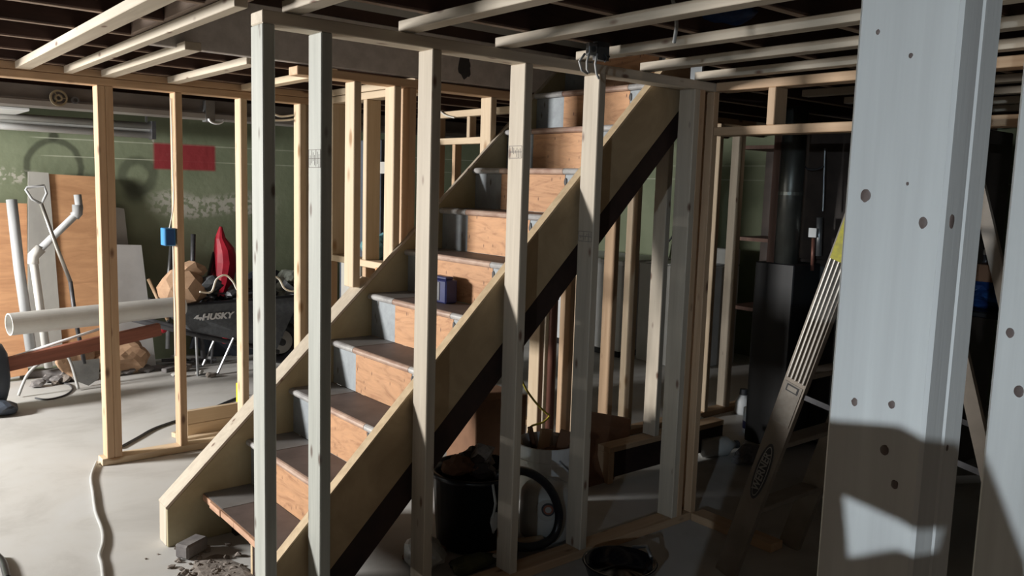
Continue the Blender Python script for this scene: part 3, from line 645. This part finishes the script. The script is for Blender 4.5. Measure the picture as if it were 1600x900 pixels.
# rubble at the foot of the stairs
o = MB().box(-.06, .06, -.035, .035, 0, .06).build('concrete_chunk', brick, bevel=.008, loc=(1.09, 3.37, .001), rot=(0, 0, .5)); tag(o, 'grey concrete chunk lying under the lowest stair tread', 'chunk')
mb = MB(); rnd = random.Random(2)
for i in range(150):
    a = rnd.uniform(0, 2*PI); r_ = abs(rnd.gauss(0, .16)); s_ = rnd.uniform(.004, .018); mb.blob((1.10+r_*math.cos(a)*.5, 3.12+r_*math.sin(a), s_*.3), s_, s_, s_*.6, .4, 1, i)
mb.blob((1.14, 3.1, -.012), .10, .26, .026, .3, 3, 1)
tag(mb.build('rubble', dirt), 'heap of crumbled dirt and chips under the lowest stair tread', 'rubble', kind='stuff')
# ceiling services at the left
dc = thing('ceiling_duct', 'long grey boxed duct hung below the joists near the back wall', 'duct', (2, 6.0, 1.9)); OO = -Vector(dc.location)
MB().box(-1.5, 4.6, 5.75, 6.1, 1.985, 2.07).build('duct_body', mat('dusty_duct', (.26, .24, .23), (.19, .17, .16), (3, 9, 9), .7), dc, loc=OO, bevel=.004)
MB().box(-1.5, 4.6, 5.70, 5.75, 1.93, 1.985).build('lower_pipe', mat('dusty_duct_light', (.34, .33, .31), (.26, .24, .23), (3, 9, 9), .6), dc, loc=OO, bevel=.012)
q = at(328, 175, y=5.7); MB().box(q.x-.03, q.x+.03, 5.69, 5.76, 1.92, 2.06).build('strap_plate', steel, dc, loc=OO)
q = at(338, 186, y=5.68); MB().tube([q+Vector((.05*math.cos(a*PI/8), 0, .03*math.sin(a*PI/8))) for a in range(8, 17)], .008, 7).build('pipe_hook', white, dc, loc=OO, smooth=True)
q = at(92, 153, y=5.68); vv = thing('round_fitting', 'round brass coloured valve wheel on the grey duct', 'valve', q)
ringtube(MB(), (0, .0, 0), (0, .02, 0), .048, .038, 24).build('outer_ring', mat('old_brass', (.38, .32, .22), (.26, .21, .13), (9, 9, 9), .5, metal=.4), vv)
ringtube(MB(), (0, .0, 0), (0, .03, 0), .022, .012, 18).build('inner_ring', bpy.data.materials['old_brass'], vv)
for a in range(3): MB().bar((.016*math.cos(a*2.1), .01, .016*math.sin(a*2.1)), (.044*math.cos(a*2.1), .01, .044*math.sin(a*2.1)), .006, .006, up=(0, 1, 0)).build('spoke', bpy.data.materials['old_brass'], vv)
ringtube(MB(), (.09, .0, -.005), (.09, .02, -.005), .022, .012, 18).build('small_ring', dsteel, vv)
lf = thing('tube_light_fixture', 'unlit double fluorescent fixture hung high on the green wall', 'light fixture', (1.0, 7.0, 1.9)); OO = -Vector(lf.location)
e0 = at(240, 200, y=7.05)
for k, zz in enumerate((1.945, 1.875)):
    MB().tube([(-.3, 7.05, zz), (e0.x, 7.05, zz-.004)], .026, 12).build('tube', white if k else dimwhite, lf, smooth=True, loc=OO)
MB().box(-.3, e0.x, 7.08, 7.12, 1.85, 1.97).build('fixture_tray', dimwhite, lf, loc=OO)
MB().box(e0.x-.02, e0.x+.01, 7.02, 7.12, 1.84, 1.98).build('end_cap', dsteel, lf, loc=OO)
MB().box(e0.x-.06, e0.x-.045, 7.05, 7.06, 1.97, 2.07).build('hanger', steel, lf, loc=OO)
cv = MB().box(-2.9, at(40, 172, y=6.6).x, 6.45, 6.98, 1.955, 1.975).build('garage_door_panel', white, bevel=.003); tag(cv, 'white raised garage door panel at the top left under the joists', 'garage door')

# added unseen board behind the viewer, cut to shade the foot of the near post
nbp = thing('shade_board', 'added unseen board behind the viewer, cut to shade the near post', 'light blocker', (-.34, 0, 0)); OO = -Vector(nbp.location)
MB().prism([(.30, 0), (.30, 1.464), (-.046, 1.464), (-.095, 1.472), (-.13, 1.462), (-.13, 1.408), (-.104, 1.414), (-.063, 1.419), (-.07, 1.377), (-.07, 0)], 'x', -.345, -.335).build('panel_half', ply, nbp, loc=OO)
MB().prism([(-.07, 0), (-.07, 1.377), (-.102, 1.395), (-.127, 1.392), (-.13, 1.408), (-.13, 1.462), (-.147, 1.432), (-.161, 1.405), (-.186, 1.352), (-.21, 1.2), (-.21, 0)], 'x', -.345, -.335).build('panel_half', ply, nbp, loc=OO)

# ------------------------------------------------------------------ under the stairs
bk = thing('bucket', 'white plastic bucket filled with wood offcuts and rags under the stairs', 'bucket', (2.60, 2.87, 0))
MB().lathe([(.118, .001), (.122, .01), (.142, .27), (.15, .272), (.15, .285), (.144, .287), (.146, .335), (.153, .337), (.153, .352), (.146, .354), (.138, .34), (.118, .02)], seg=32, cap=False).lathe([(.001, .004), (.12, .005)], seg=32, cap=False).build('bucket_body', white, bk, smooth=False)
MB().tube([(.15*math.cos(a), .15*math.sin(a), .30-.14*math.sin((a+1.9)*1.0)) for a in [-1.9+i*PI/10 for i in range(11)]], .004, 6).build('handle', steel, bk, smooth=True)
MB().blob((0, 0, .26), .095, .095, .06, .3, 3, 4).build('rag_filling', cardb, bk)
for i, (x, y_, a, z1) in enumerate(((-.05, .0, .4, .40), (-.01, -.05, -.3, .41), (.03, .02, .9, .38), (.0, .06, 1.6, .39), (-.08, .04, 2.2, .37))):
    p = Vector((2.60+x, 2.87+y_, .18)); q = p+Vector((.07*math.cos(a), .07*math.sin(a), z1-.18))
    o = beam('wood_offcut', [pine, cardb, pine_w, cardb, pine][i], p, q, .06, .018, up=(math.cos(a+1), math.sin(a+1), 0)); tag(o, ['short pine offcut leaning left in the white bucket', 'brown board offcut standing at the front of the white bucket', 'pale weathered offcut at the right of the white bucket', 'brown board offcut at the back of the white bucket', 'pine offcut leaning outward at the far left of the white bucket'][i], 'offcut', 'offcuts in the white bucket')
dm = thing('white_drum', 'white round drum with a red badge in front of the bucket', 'drum', (2.42, 2.66, 0))
MB().lathe([(.10, .001), (.118, .02), (.122, .12), (.118, .21), (.10, .235), (.05, .245)], seg=32).build('drum_body', dimwhite, dm, smooth=True)
dirn = Vector((-.63, -.77, 0)).normalized(); sd = Vector((.77, -.63, 0))
def disc(nm, r_, off, m_, cx, cz, par, R0=.122, c=(0, 0)):
    mb = MB(); N_ = 20; cols = []
    v0 = []
    for k in range(N_):
        a = 2*PI*k/N_; u = cx+r_*math.cos(a); z = cz+r_*math.sin(a); dd = math.sqrt(max((R0+off)**2-u*u, 0)); p = sd*u+dirn*dd; v0.append(mb.b.verts.new((p.x, p.y, z)))
    dd = math.sqrt((R0+off)**2-cx*cx); p = sd*cx+dirn*dd; c_ = mb.b.verts.new((p.x, p.y, cz))
    for k in range(N_): mb.b.faces.new([c_, v0[k], v0[(k+1) % N_]])
    return mb.build(nm, m_, par)
disc('badge_plate', .048, .0035, greyd, -.005, .165, dm); disc('badge_ring', .030, .0045, inkb, .0, .17, dm); disc('badge', .022, .006, bpy.data.materials['red_brown_timber'], .0, .17, dm); disc('badge_centre', .014, .0075, greyd, .0, .17, dm)
pass
P = [at(*p, y=2.515) for p in ((775, 742), (805, 735), (835, 742), (860, 765), (873, 800), (868, 832), (848, 850), (815, 855), (785, 845))]
cable('vacuum_hose', [Vector((p.x, p.y, max(p.z, .03))) for p in P], .019, black, 'thick black vacuum hose curled around the white drum', 'hose')
bn = thing('black_bin', 'black plastic bin heaped with dark rubbish under the stairs', 'bin', (2.12, 2.80, 0))
MB().lathe([(.15, .001), (.165, .02), (.185, .31), (.198, .315), (.198, .335), (.185, .337), (.17, .30), (.15, .02)], seg=30, cap=False).lathe([(.001, .003), (.151, .004)], seg=30, cap=False).build('bin_body', trash, bn, smooth=True)
MB().box(-.03, .005, -.203, -.198, .235, .27).build('yellow_tag', yellow, bn, loc=(.10, .03, 0))
MB().tube([(-.06, -.20, .33), (-.05, -.21, .25), (-.06, -.205, .18), (-.05, -.20, .12)], .006, 6).build('hanging_cord', dimwhite, bn, smooth=True)
MB().blob((-.05, -.205, .17), .022, .012, .04, .2, 2, 3).build('plug', dimwhite, bn)
rnd = random.Random(9)
for i in range(9):
    a, r_ = rnd.uniform(0, 6.3), rnd.uniform(0, .11); o = MB().blob((0, 0, 0), rnd.uniform(.04, .07), rnd.uniform(.04, .07), rnd.uniform(.03, .06), .5, 2, i+40).build('rubbish', [cardb, dirt, furn][i % 3], loc=(2.12+r_*math.cos(a), 2.80+r_*math.sin(a), .33+rnd.uniform(0, .06))); tag(o, ['crumpled cardboard rubbish heaped in the black bin', 'dusty crumpled rubbish heaped in the black bin', 'nearly black rubbish heaped in the black bin'][i % 3], 'rubbish', 'rubbish in the black bin')
cb = thing('cardboard_box', 'dark brown cardboard box standing behind the black bin under the stairs', 'box', (2.56, 3.28, 0))
MB().box(-.17, .15, -.12, .13, .002, .50).build('box_body', cardb, cb, bevel=.004); MB().obox((-.23, 0, .53), (.07, 0, .03), (0, .12, 0), (.001, 0, .003)).build('flap', cardb, cb)
px_ = MB(); P = [at(908, 642, y=3.12), at(985, 655, y=3.12), at(983, 700, y=3.04), at(958, 752, y=2.98), at(905, 765, y=2.98)]
for p in P: p.z = max(p.z, .004)
P[3].z = P[4].z = .004
A = [px_.b.verts.new(p) for p in P]; B = [px_.b.verts.new(p+Vector((.01, .012, .002))) for p in P]; px_.b.faces.new(A); px_.b.faces.new(B[::-1])
for k in range(5): px_.b.faces.new([A[k], B[k], B[(k+1) % 5], A[(k+1) % 5]])
tag(px_.build('leaning_plywood', mat('dark_plywood', (.20, .095, .05), (.14, .065, .035), (5, 5, 12), .6)), 'dark reddish plywood offcut leaning near the fifth front stud', 'sheet')
cable('yellow_cable', [at(*p, y=3.3) for p in ((812, 586), (822, 608), (838, 630), (853, 645), (858, 650), (848, 660), (828, 668), (826, 690), (835, 720))], .006, cabley, 'thin yellow cable dangling behind the front stud wall')
q = at(862, 560, y=3.44); o = MB().tube([(q.x, 3.44, .001), (q.x, 3.44, .93), (q.x, 3.44, .931), (q.x, 3.44, 1.80)], .023, 14).build('standpipe', copper, smooth=True); tag(o, 'reddish brown vertical pipe rising under the stairs', 'pipe')
o.name = 'standpipe'
MB().tube([(q.x, 3.44, .93), (q.x, 3.44, .97)], .030, 14).build('coupling', copper, o)
# boards and rags on the floor in front of the bin
for i, (a, b, w_, h_, zz, m_, lb) in enumerate((((790, 866), (850, 858), .06, .02, .03, pine_y, 'pale wood offcut lying on the floor in front of the white drum'), ((735, 885), (800, 862), .07, .018, .0, pine, 'flat pine offcut on the floor at the foot of the fourth stud'), ((775, 893), (822, 884), .02, .012, .05, pine_w, 'thin pale stick lying near the bottom edge of the picture'), ((640, 880), (700, 850), .09, .02, .0, cardb, 'dark board offcut lying behind the third front stud'))):
    p, q = at(*a, z=0), at(*b, z=0); p.z = q.z = zz+h_/2+.002; p.y = max(p.y, 2.53); q.y = max(q.y, 2.53); o = beam('floor_offcut', m_, p, q, w_, h_); tag(o, lb, 'offcut')
q = at(735, 890, z=0); o = MB().blob((q.x, 2.58, .025), .12, .05, .035, .3, 3, 6, flat=-.023).build('rag', olive); tag(o, 'olive green rag lying on the floor by the fourth stud', 'rag')
q = at(690, 870, z=0); o = MB().blob((q.x-.1, 2.72, .05), .08, .08, .06, .4, 3, 16, flat=-.045).build('crumpled_paper', dimwhite); tag(o, 'crumpled off-white paper on the floor behind the third stud', 'paper')
# black tub on the floor
q = at(968, 888, z=.05); tb = thing('black_tub', 'shallow shiny black tub on the floor in front of the stud wall', 'tub', (q.x, min(q.y, 2.2), 0))
MB().lathe([(.09, .001), (.125, .02), (.145, .075), (.150, .08), (.142, .082), (.12, .03), (.07, .012), (.001, .012)], seg=36).build('tub_body', mat('shiny_black', (.008, .008, .010), None, rough=.15), tb, smooth=True)
MB().tube([(.13, -.05, .08), (.16, .0, .10), (.14, .06, .08)], .008, 8).build('handle', steel, tb, smooth=True)

# ------------------------------------------------------------------ stepladder
ld = thing('stepladder', 'aluminium stepladder with ribbed side rails leaning open by the doorway', 'stepladder', (2.75, 1.93, 0)); OO = -Vector(ld.location)
B0 = Vector((2.75, 1.945, 0.002)); T0 = Vector((2.75, 1.40, 1.80)); u = (T0-B0).normalized(); w = Vector((1, 0, 0)).cross(u).normalized()
if w.y > 0: w = -w
def rail(x, nm='side_rail'):
    o = MB().obox((B0+T0)/2+Vector((x+.012, 0, 0)), (.0015, 0, 0), w*.044, (T0-B0)/2)
    for sg in (-1, 1): o.obox((B0+T0)/2+Vector((x+.024, 0, 0))+w*.044*sg, (.0135, 0, 0), w*.002, (T0-B0)/2)
    return o.build(nm, alumd, ld, loc=OO)
r0 = rail(0); r1 = rail(.46)
for k in range(5):
    a = B0+u*.90; b = T0; off = w*(-.034+.017*k)
    MB().bar(a+off+Vector((.007, 0, 0)), b+off+Vector((.007, 0, 0)), .0075, .008, up=(1, 0, 0)).build('rib', alum, ld, bevel=.002, loc=OO)
MB().obox(B0+u*1.47+Vector((.0015, 0, 0)), (.0008, 0, 0), w*.036, u*.09).build('warning_label', ylab, ld, loc=OO)
MB().obox(B0+u*.80+Vector((.009, 0, 0)), (.0008, 0, 0), w*.038, u*.085).build('small_label', mat('worn_label', (.34, .31, .27), (.26, .23, .20), (30, 30, 30), .6), ld, loc=OO)
for zz in (0, .001):
    MB().obox(B0+u*(.865)+Vector((.0075-zz, 0, 0)), (.0004, 0, 0), w*(.026-zz*6), u*(.014-zz*5)).build('label_frame', inkb if zz == 0 else bpy.data.materials['worn_label'], ld, loc=OO)
# maker's oval
oc = B0+u*.50
def oval(nm, a, b, off, m_):
    mb = MB(); n_ = 36; V_ = [mb.b.verts.new(oc+u*a*math.cos(2*PI*k/n_)+w*b*math.sin(2*PI*k/n_)+Vector((off, 0, 0))) for k in range(n_)]; mb.b.faces.new(V_); return mb.build(nm, m_, ld, loc=OO)
oval('oval_badge', .125, .030, .0095, inkb); oval('oval_ring', .112, .0225, .0088, alum); oval('oval_field', .107, .0195, .0081, inkb)
text('lettering', 'WERNER', alum, .042, oc+Vector((.0070, 0, 0)), u, -w, ld, .0003, .001, 0, 1.0)
for k in range(5):
    c = B0+u*(.32+.3*k)
    MB().obox(c+Vector((.235, 0, 0)), (.222, 0, 0), (0, .04, 0), (0, 0, .010)).build('step', alumd, ld, bevel=.002, loc=OO)
MB().obox(T0+Vector((.235, -.03, .01)), (.25, 0, 0), (0, .09, 0), (0, 0, .02)).build('top_cap', dsteel, ld, bevel=.006, loc=OO)
for x in (.02, .45):
    MB().bar(Vector((2.75+x, .78, .002)), T0+Vector((x, -.06, -.02)), .045, .02, up=(1, 0, 0)).build('rear_rail', alumd, ld, loc=OO)
    MB().bar(B0+u*.85+Vector((x, 0, 0)), Vector((2.75+x, 1.02, .70)), .02, .004, up=(1, 0, 0)).build('spreader', dsteel, ld, loc=OO)
MB().bar(Vector((2.77, .86, .25)), Vector((3.2, .86, .25)), .03, .02).build('rear_brace', alumd, ld, loc=OO)
MB().bar(Vector((2.77, .97, .6)), Vector((3.2, .97, .6)), .03, .02).build('rear_brace', alumd, ld, loc=OO)

# ------------------------------------------------------------------ utility corner behind the doorway
def boxthing(nm, lb, cat, x0, x1, y0, y1, z0, z1, m_, bev=.006):
    t = thing(nm, lb, cat, ((x0+x1)/2, (y0+y1)/2, z0)); MB().box(x0, x1, y0, y1, z0, z1).build('body', m_, t, bevel=bev, loc=-Vector(t.location)); return t
q = at(1190, 690, z=0)
o = beam('door_jamb', mat('brown_jamb', (.13, .065, .045), (.08, .04, .028), G, .6), (q.x, q.y, .001), (q.x, q.y, 1.92), .09, .05, up=(0, 1, 0)); tag(o, 'dark brown upright door jamb left of the black furnace', 'door jamb')
fu = boxthing('furnace', 'black furnace cabinet with a steel flue behind the stepladder', 'furnace', 4.42, 4.71, 2.76, 3.03, .002, 1.14, furnb)
MB().tube([(4.5, 2.87, 1.14), (4.5, 2.87, 2.07)], .072, 20).build('flue_pipe', flue, fu, smooth=True, loc=-Vector(fu.location))
MB().tube([(4.5, 2.87, 1.55), (4.5, 2.87, 1.57)], .075, 20).build('flue_joint', flue, fu, loc=-Vector(fu.location))
fv = boxthing('air_handler', 'tall brown metal cabinet standing on a grey base behind the ladder', 'heating cabinet', 4.74, 5.4, 2.0, 3.10, .002, 1.95, furn)
MB().box(4.72, 4.74, 2.02, 3.08, .02, 1.12).build('grey_base_panel', mat('grey_enamel', (.10, .10, .10), (.075, .075, .075)), fv, loc=-Vector(fv.location), bevel=.003)
MB().box(4.72, 4.74, 2.02, 3.08, 1.16, 1.93).build('brown_panel', furn, fv, loc=-Vector(fv.location), bevel=.003)
gp = thing('gas_pipe', 'thin steel pipe with valve and white tag in front of the brown cabinet', 'pipe', (4.6, 2.6, 0)); OO = -Vector(gp.location)
P = [at(*p, x=4.6) for p in ((1289, 232), (1286, 330), (1281, 340), (1279, 400), (1270, 425))]
MB().tube([P[0], P[1]], .006, 8).build('thin_pipe', steel, gp, loc=OO); MB().tube([P[2], P[3]], .018, 10).build('valve_body', steel, gp, loc=OO, smooth=True)
MB().tube([at(1271, 372, x=4.58), at(1269, 423, x=4.58)], .011, 8).build('drain_pipe', copper, gp, loc=OO, smooth=True)
q = at(1270, 363, x=4.56); MB().box(4.555, 4.565, q.y-.025, q.y+.025, q.z-.03, q.z+.025).build('white_tag', white, gp, loc=OO)
cable('black_cable', [at(*p, x=4.55) for p in ((1252, 256), (1262, 264), (1275, 265), (1287, 260))], .006, inkb, 'black cable sagging between the flue and the thin steel pipe')
tk = thing('water_tank', 'dull blue grey water tank behind the stepladder', 'tank', (3.75, 1.80, 0)); MB().lathe([(.24, .002), (.25, .03), (.25, 1.25), (.22, 1.33), (.08, 1.38)], seg=36).build('tank_body', tank, tk, smooth=True); MB().tube([(0, 0, 1.37), (0, 0, 1.6)], .02, 10).build('tank_pipe', steel, tk, smooth=True)
tp = boxthing('storage_shelf', 'dark steel shelf seen right of the near double post', 'shelf', 4.2, 4.62, -.3, 1.95, 1.0, 1.03, furnb)
for (x, y_) in ((4.22, -.28), (4.22, 1.93), (4.60, -.28), (4.60, 1.93)): MB().box(x-.015, x+.015, y_-.015, y_+.015, .002, 1.8).build('shelf_post', dsteel, tp, loc=-Vector(tp.location))
q = at(1545, 418, x=4.25); o = MB().blob((4.34, q.y, 1.10), .12, .16, .07, .3, 3, 2, flat=-.068).build('blue_tarp', tarp); tag(o, 'folded blue tarp on the dark shelf right of the near post', 'tarp')
q = at(1536, 399, x=4.25); o = MB().box(4.25, 4.42, q.y-.07, q.y+.05, 1.168, 1.25).build('carton', cardb, bevel=.003); tag(o, 'small tan carton lying on the blue tarp', 'carton')
for i, yy in enumerate((q.y+.10, q.y+.20)):
    b_ = thing('bottle', ['grey bottle with silver cap left of the tan carton', 'second grey bottle farther left on the dark shelf'][i], 'bottle', (4.55, yy, 1.031)); MB().lathe([(.03, 0), (.032, .16), (.014, .22), (.014, .25)], seg=16).build('bottle_body', dsteel, b_, smooth=True); MB().lathe([(.017, .25), (.017, .275)], seg=12).build('cap', steel, b_)
# washing machine and freezer by the back
q0 = at(985, 552, z=0)
wm = boxthing('washing_machine', 'white washing machine by the green wall seen between the far studs', 'washing machine', 5.72, 6.4, 4.55, 5.15, .002, .90, dimwhite)
OO = -Vector(wm.location); MB().box(6.28, 6.42, 4.56, 5.14, .902, 1.05).build('control_panel', dimwhite, wm, bevel=.01, loc=OO); MB().box(5.74, 6.26, 4.6, 5.1, .902, .915).build('lid', white, wm, bevel=.004, loc=OO); MB().lathe([(.03, 0), (.025, .02)], seg=14).build('knob', inkb, wm, loc=OO+Vector((6.28, 4.8, .98)), rot=(0, -PI/2, 0))
fz = boxthing('chest_freezer', 'long white chest freezer left of the washing machine', 'freezer', 5.6, 6.3, 5.25, 6.4, .06, .86, white)
OO = -Vector(fz.location); MB().box(5.58, 6.32, 5.23, 6.42, .862, .91).build('lid', white, fz, bevel=.008, loc=OO); MB().box(5.57, 5.585, 5.7, 5.9, .83, .87).build('handle', dsteel, fz, loc=OO); MB().box(5.62, 6.28, 5.27, 6.38, .001, .06).build('plinth', furnb, fz, loc=OO)
q = at(1062, 352, x=6.79); so = thing('wall_socket', 'white wall socket with a black cord above the washing machine', 'socket', (6.79, q.y, q.z)); MB().box(-.012, .008, -.04, .04, -.06, .06).build('plate', white, so, bevel=.003); MB().tube([(-.02, 0, -.05), (-.06, .04, -.12), (-.07, .10, -.2), (-.05, .12, -.35)], .01, 7).build('cord', inkb, so, smooth=True)
# odds and ends on the dark floor at the back right
jg = thing('white_jug', 'white plastic jug lying on the dark floor right of the corner post', 'jug', (4.0, 2.93, .0)); MB().tube([(-.10, .03, .06), (.06, -.02, .06), (.10, -.03, .06), (.13, -.04, .06)], .06, 14, rs=[.055, .06, .03, .02]).build('jug_body', dimwhite, jg, smooth=True); MB().tube([(.13, -.04, .06), (.15, -.045, .06)], .024, 10).build('cap', dsteel, jg)
o = MB().blob((4.05, 3.15, .08), .16, .10, .10, .4, 3, 6, flat=-.078).build('plastic_bag', bpy.data.materials['clear_sack']); tag(o, 'crumpled grey plastic bag on the floor beyond the white jug', 'plastic bag')
o = MB().blob((4.05, 2.74, .05), .10, .06, .05, .5, 3, 7, flat=-.048).build('rag', brick); tag(o, 'dusty crumpled rag on the floor right of the white jug', 'rag')
bo = thing('spray_bottle', 'small white bottle with dark cap standing at the foot of a far stud', 'bottle', (4.95, 3.42, 0)); MB().lathe([(.05, .001), (.055, .02), (.05, .10), (.025, .14)], seg=18).build('bottle_body', white, bo, smooth=True); MB().lathe([(.028, .14), (.026, .18)], seg=14).build('cap', inkb, bo)
bo = thing('paint_can', 'white and blue can standing on the floor left of the door jamb', 'can', (4.62, 3.10, 0)); MB().lathe([(.07, .001), (.07, .16), (.06, .165)], seg=22).build('can_body', white, bo, smooth=True); MB().lathe([(.071, .03), (.071, .08)], seg=22, cap=False).build('label_band', navy, bo)
# behind the cross wall
el = boxthing('dark_cabinet', 'dark grey cabinet with a small white label behind the cross wall', 'cabinet', 3.0, 3.25, 5.15, 5.75, .002, 1.85, tank)
q = at(597, 262, x=2.99); MB().box(2.993, 2.999, q.y-.06, q.y+.06, q.z-.04, q.z+.04)  .build('white_label', greyd, el, loc=-Vector(el.location))
q = at(594, 385, x=2.75); tb2 = boxthing('work_box', 'grey crate under a teal bag behind the cross wall', 'crate', 2.6, 2.9, q.y-.25, q.y+.25, .002, q.z-.09, greyd)
o = MB().blob((2.75, q.y, q.z), .10, .12, .10, .4, 3, 14, flat=-.088).build('teal_bag', teal); tag(o, 'crumpled teal bag lying on the crate behind the cross wall', 'bag')
for i, pts in enumerate((((686, 154), (700, 160), (712, 163)), ((686, 172), (696, 180), (710, 184)), ((425, 176), (440, 182), (462, 178)), ((424, 188), (445, 188), (462, 185)))):
    cable('loose_wire', [at(*p, x=3.455) if i < 2 else at(p[0]+(9 if p[0] > 455 else 0), p[1], y=Y2+.10) for p in pts], .006, cablew, ['thin white wire drooping over the upper cross piece', 'thin white wire drooping between the cross pieces', 'upper white wire sagging left of the second front stud', 'lower white wire sagging left of the second front stud'][i])

cp = thing('plank_closet', 'dark brown timber closet with shelves behind the far studs', 'closet', (6.2, 3.6, 0)); OO = -Vector(cp.location)
MB().box(6.55, 6.60, 2.6, 4.45, .002, 1.96).build('back_panel', furn, cp, loc=OO)
for yy in (4.40, 4.05, 3.72, 3.3, 2.9): beam('post', bpy.data.materials['brown_jamb'], (6.1, yy, .002), (6.1, yy, 1.96), .06, .05, cp)
for zz in (.55, 1.15, 1.93): MB().box(6.1, 6.55, 2.6, 4.42, zz, zz+.03).build('shelf', bpy.data.materials['brown_jamb'], cp, loc=OO)

# loose chunks along the foot of the back wall
rnd = random.Random(21)
for i in range(16):
    q = at(rnd.uniform(20, 350), rnd.uniform(572, 590), z=0); w_ = rnd.uniform(.025, .06)
    o = MB().blob((0, 0, w_*.5), w_, w_*.8, w_*.6, .4, 2, i+70, flat=-w_*.48).build('rubble_chunk', [brick, dirt, greyd][i % 3], loc=(q.x, min(q.y, 6.9)-rnd.uniform(0, .15), .002))
    tag(o, ['dark grey', 'brown', 'pale grey'][i % 3]+' rubble chunk lying on the floor at the foot of the back wall', 'rubble chunk', ['dark grey', 'brown', 'pale grey'][i % 3]+' rubble chunks by the back wall')
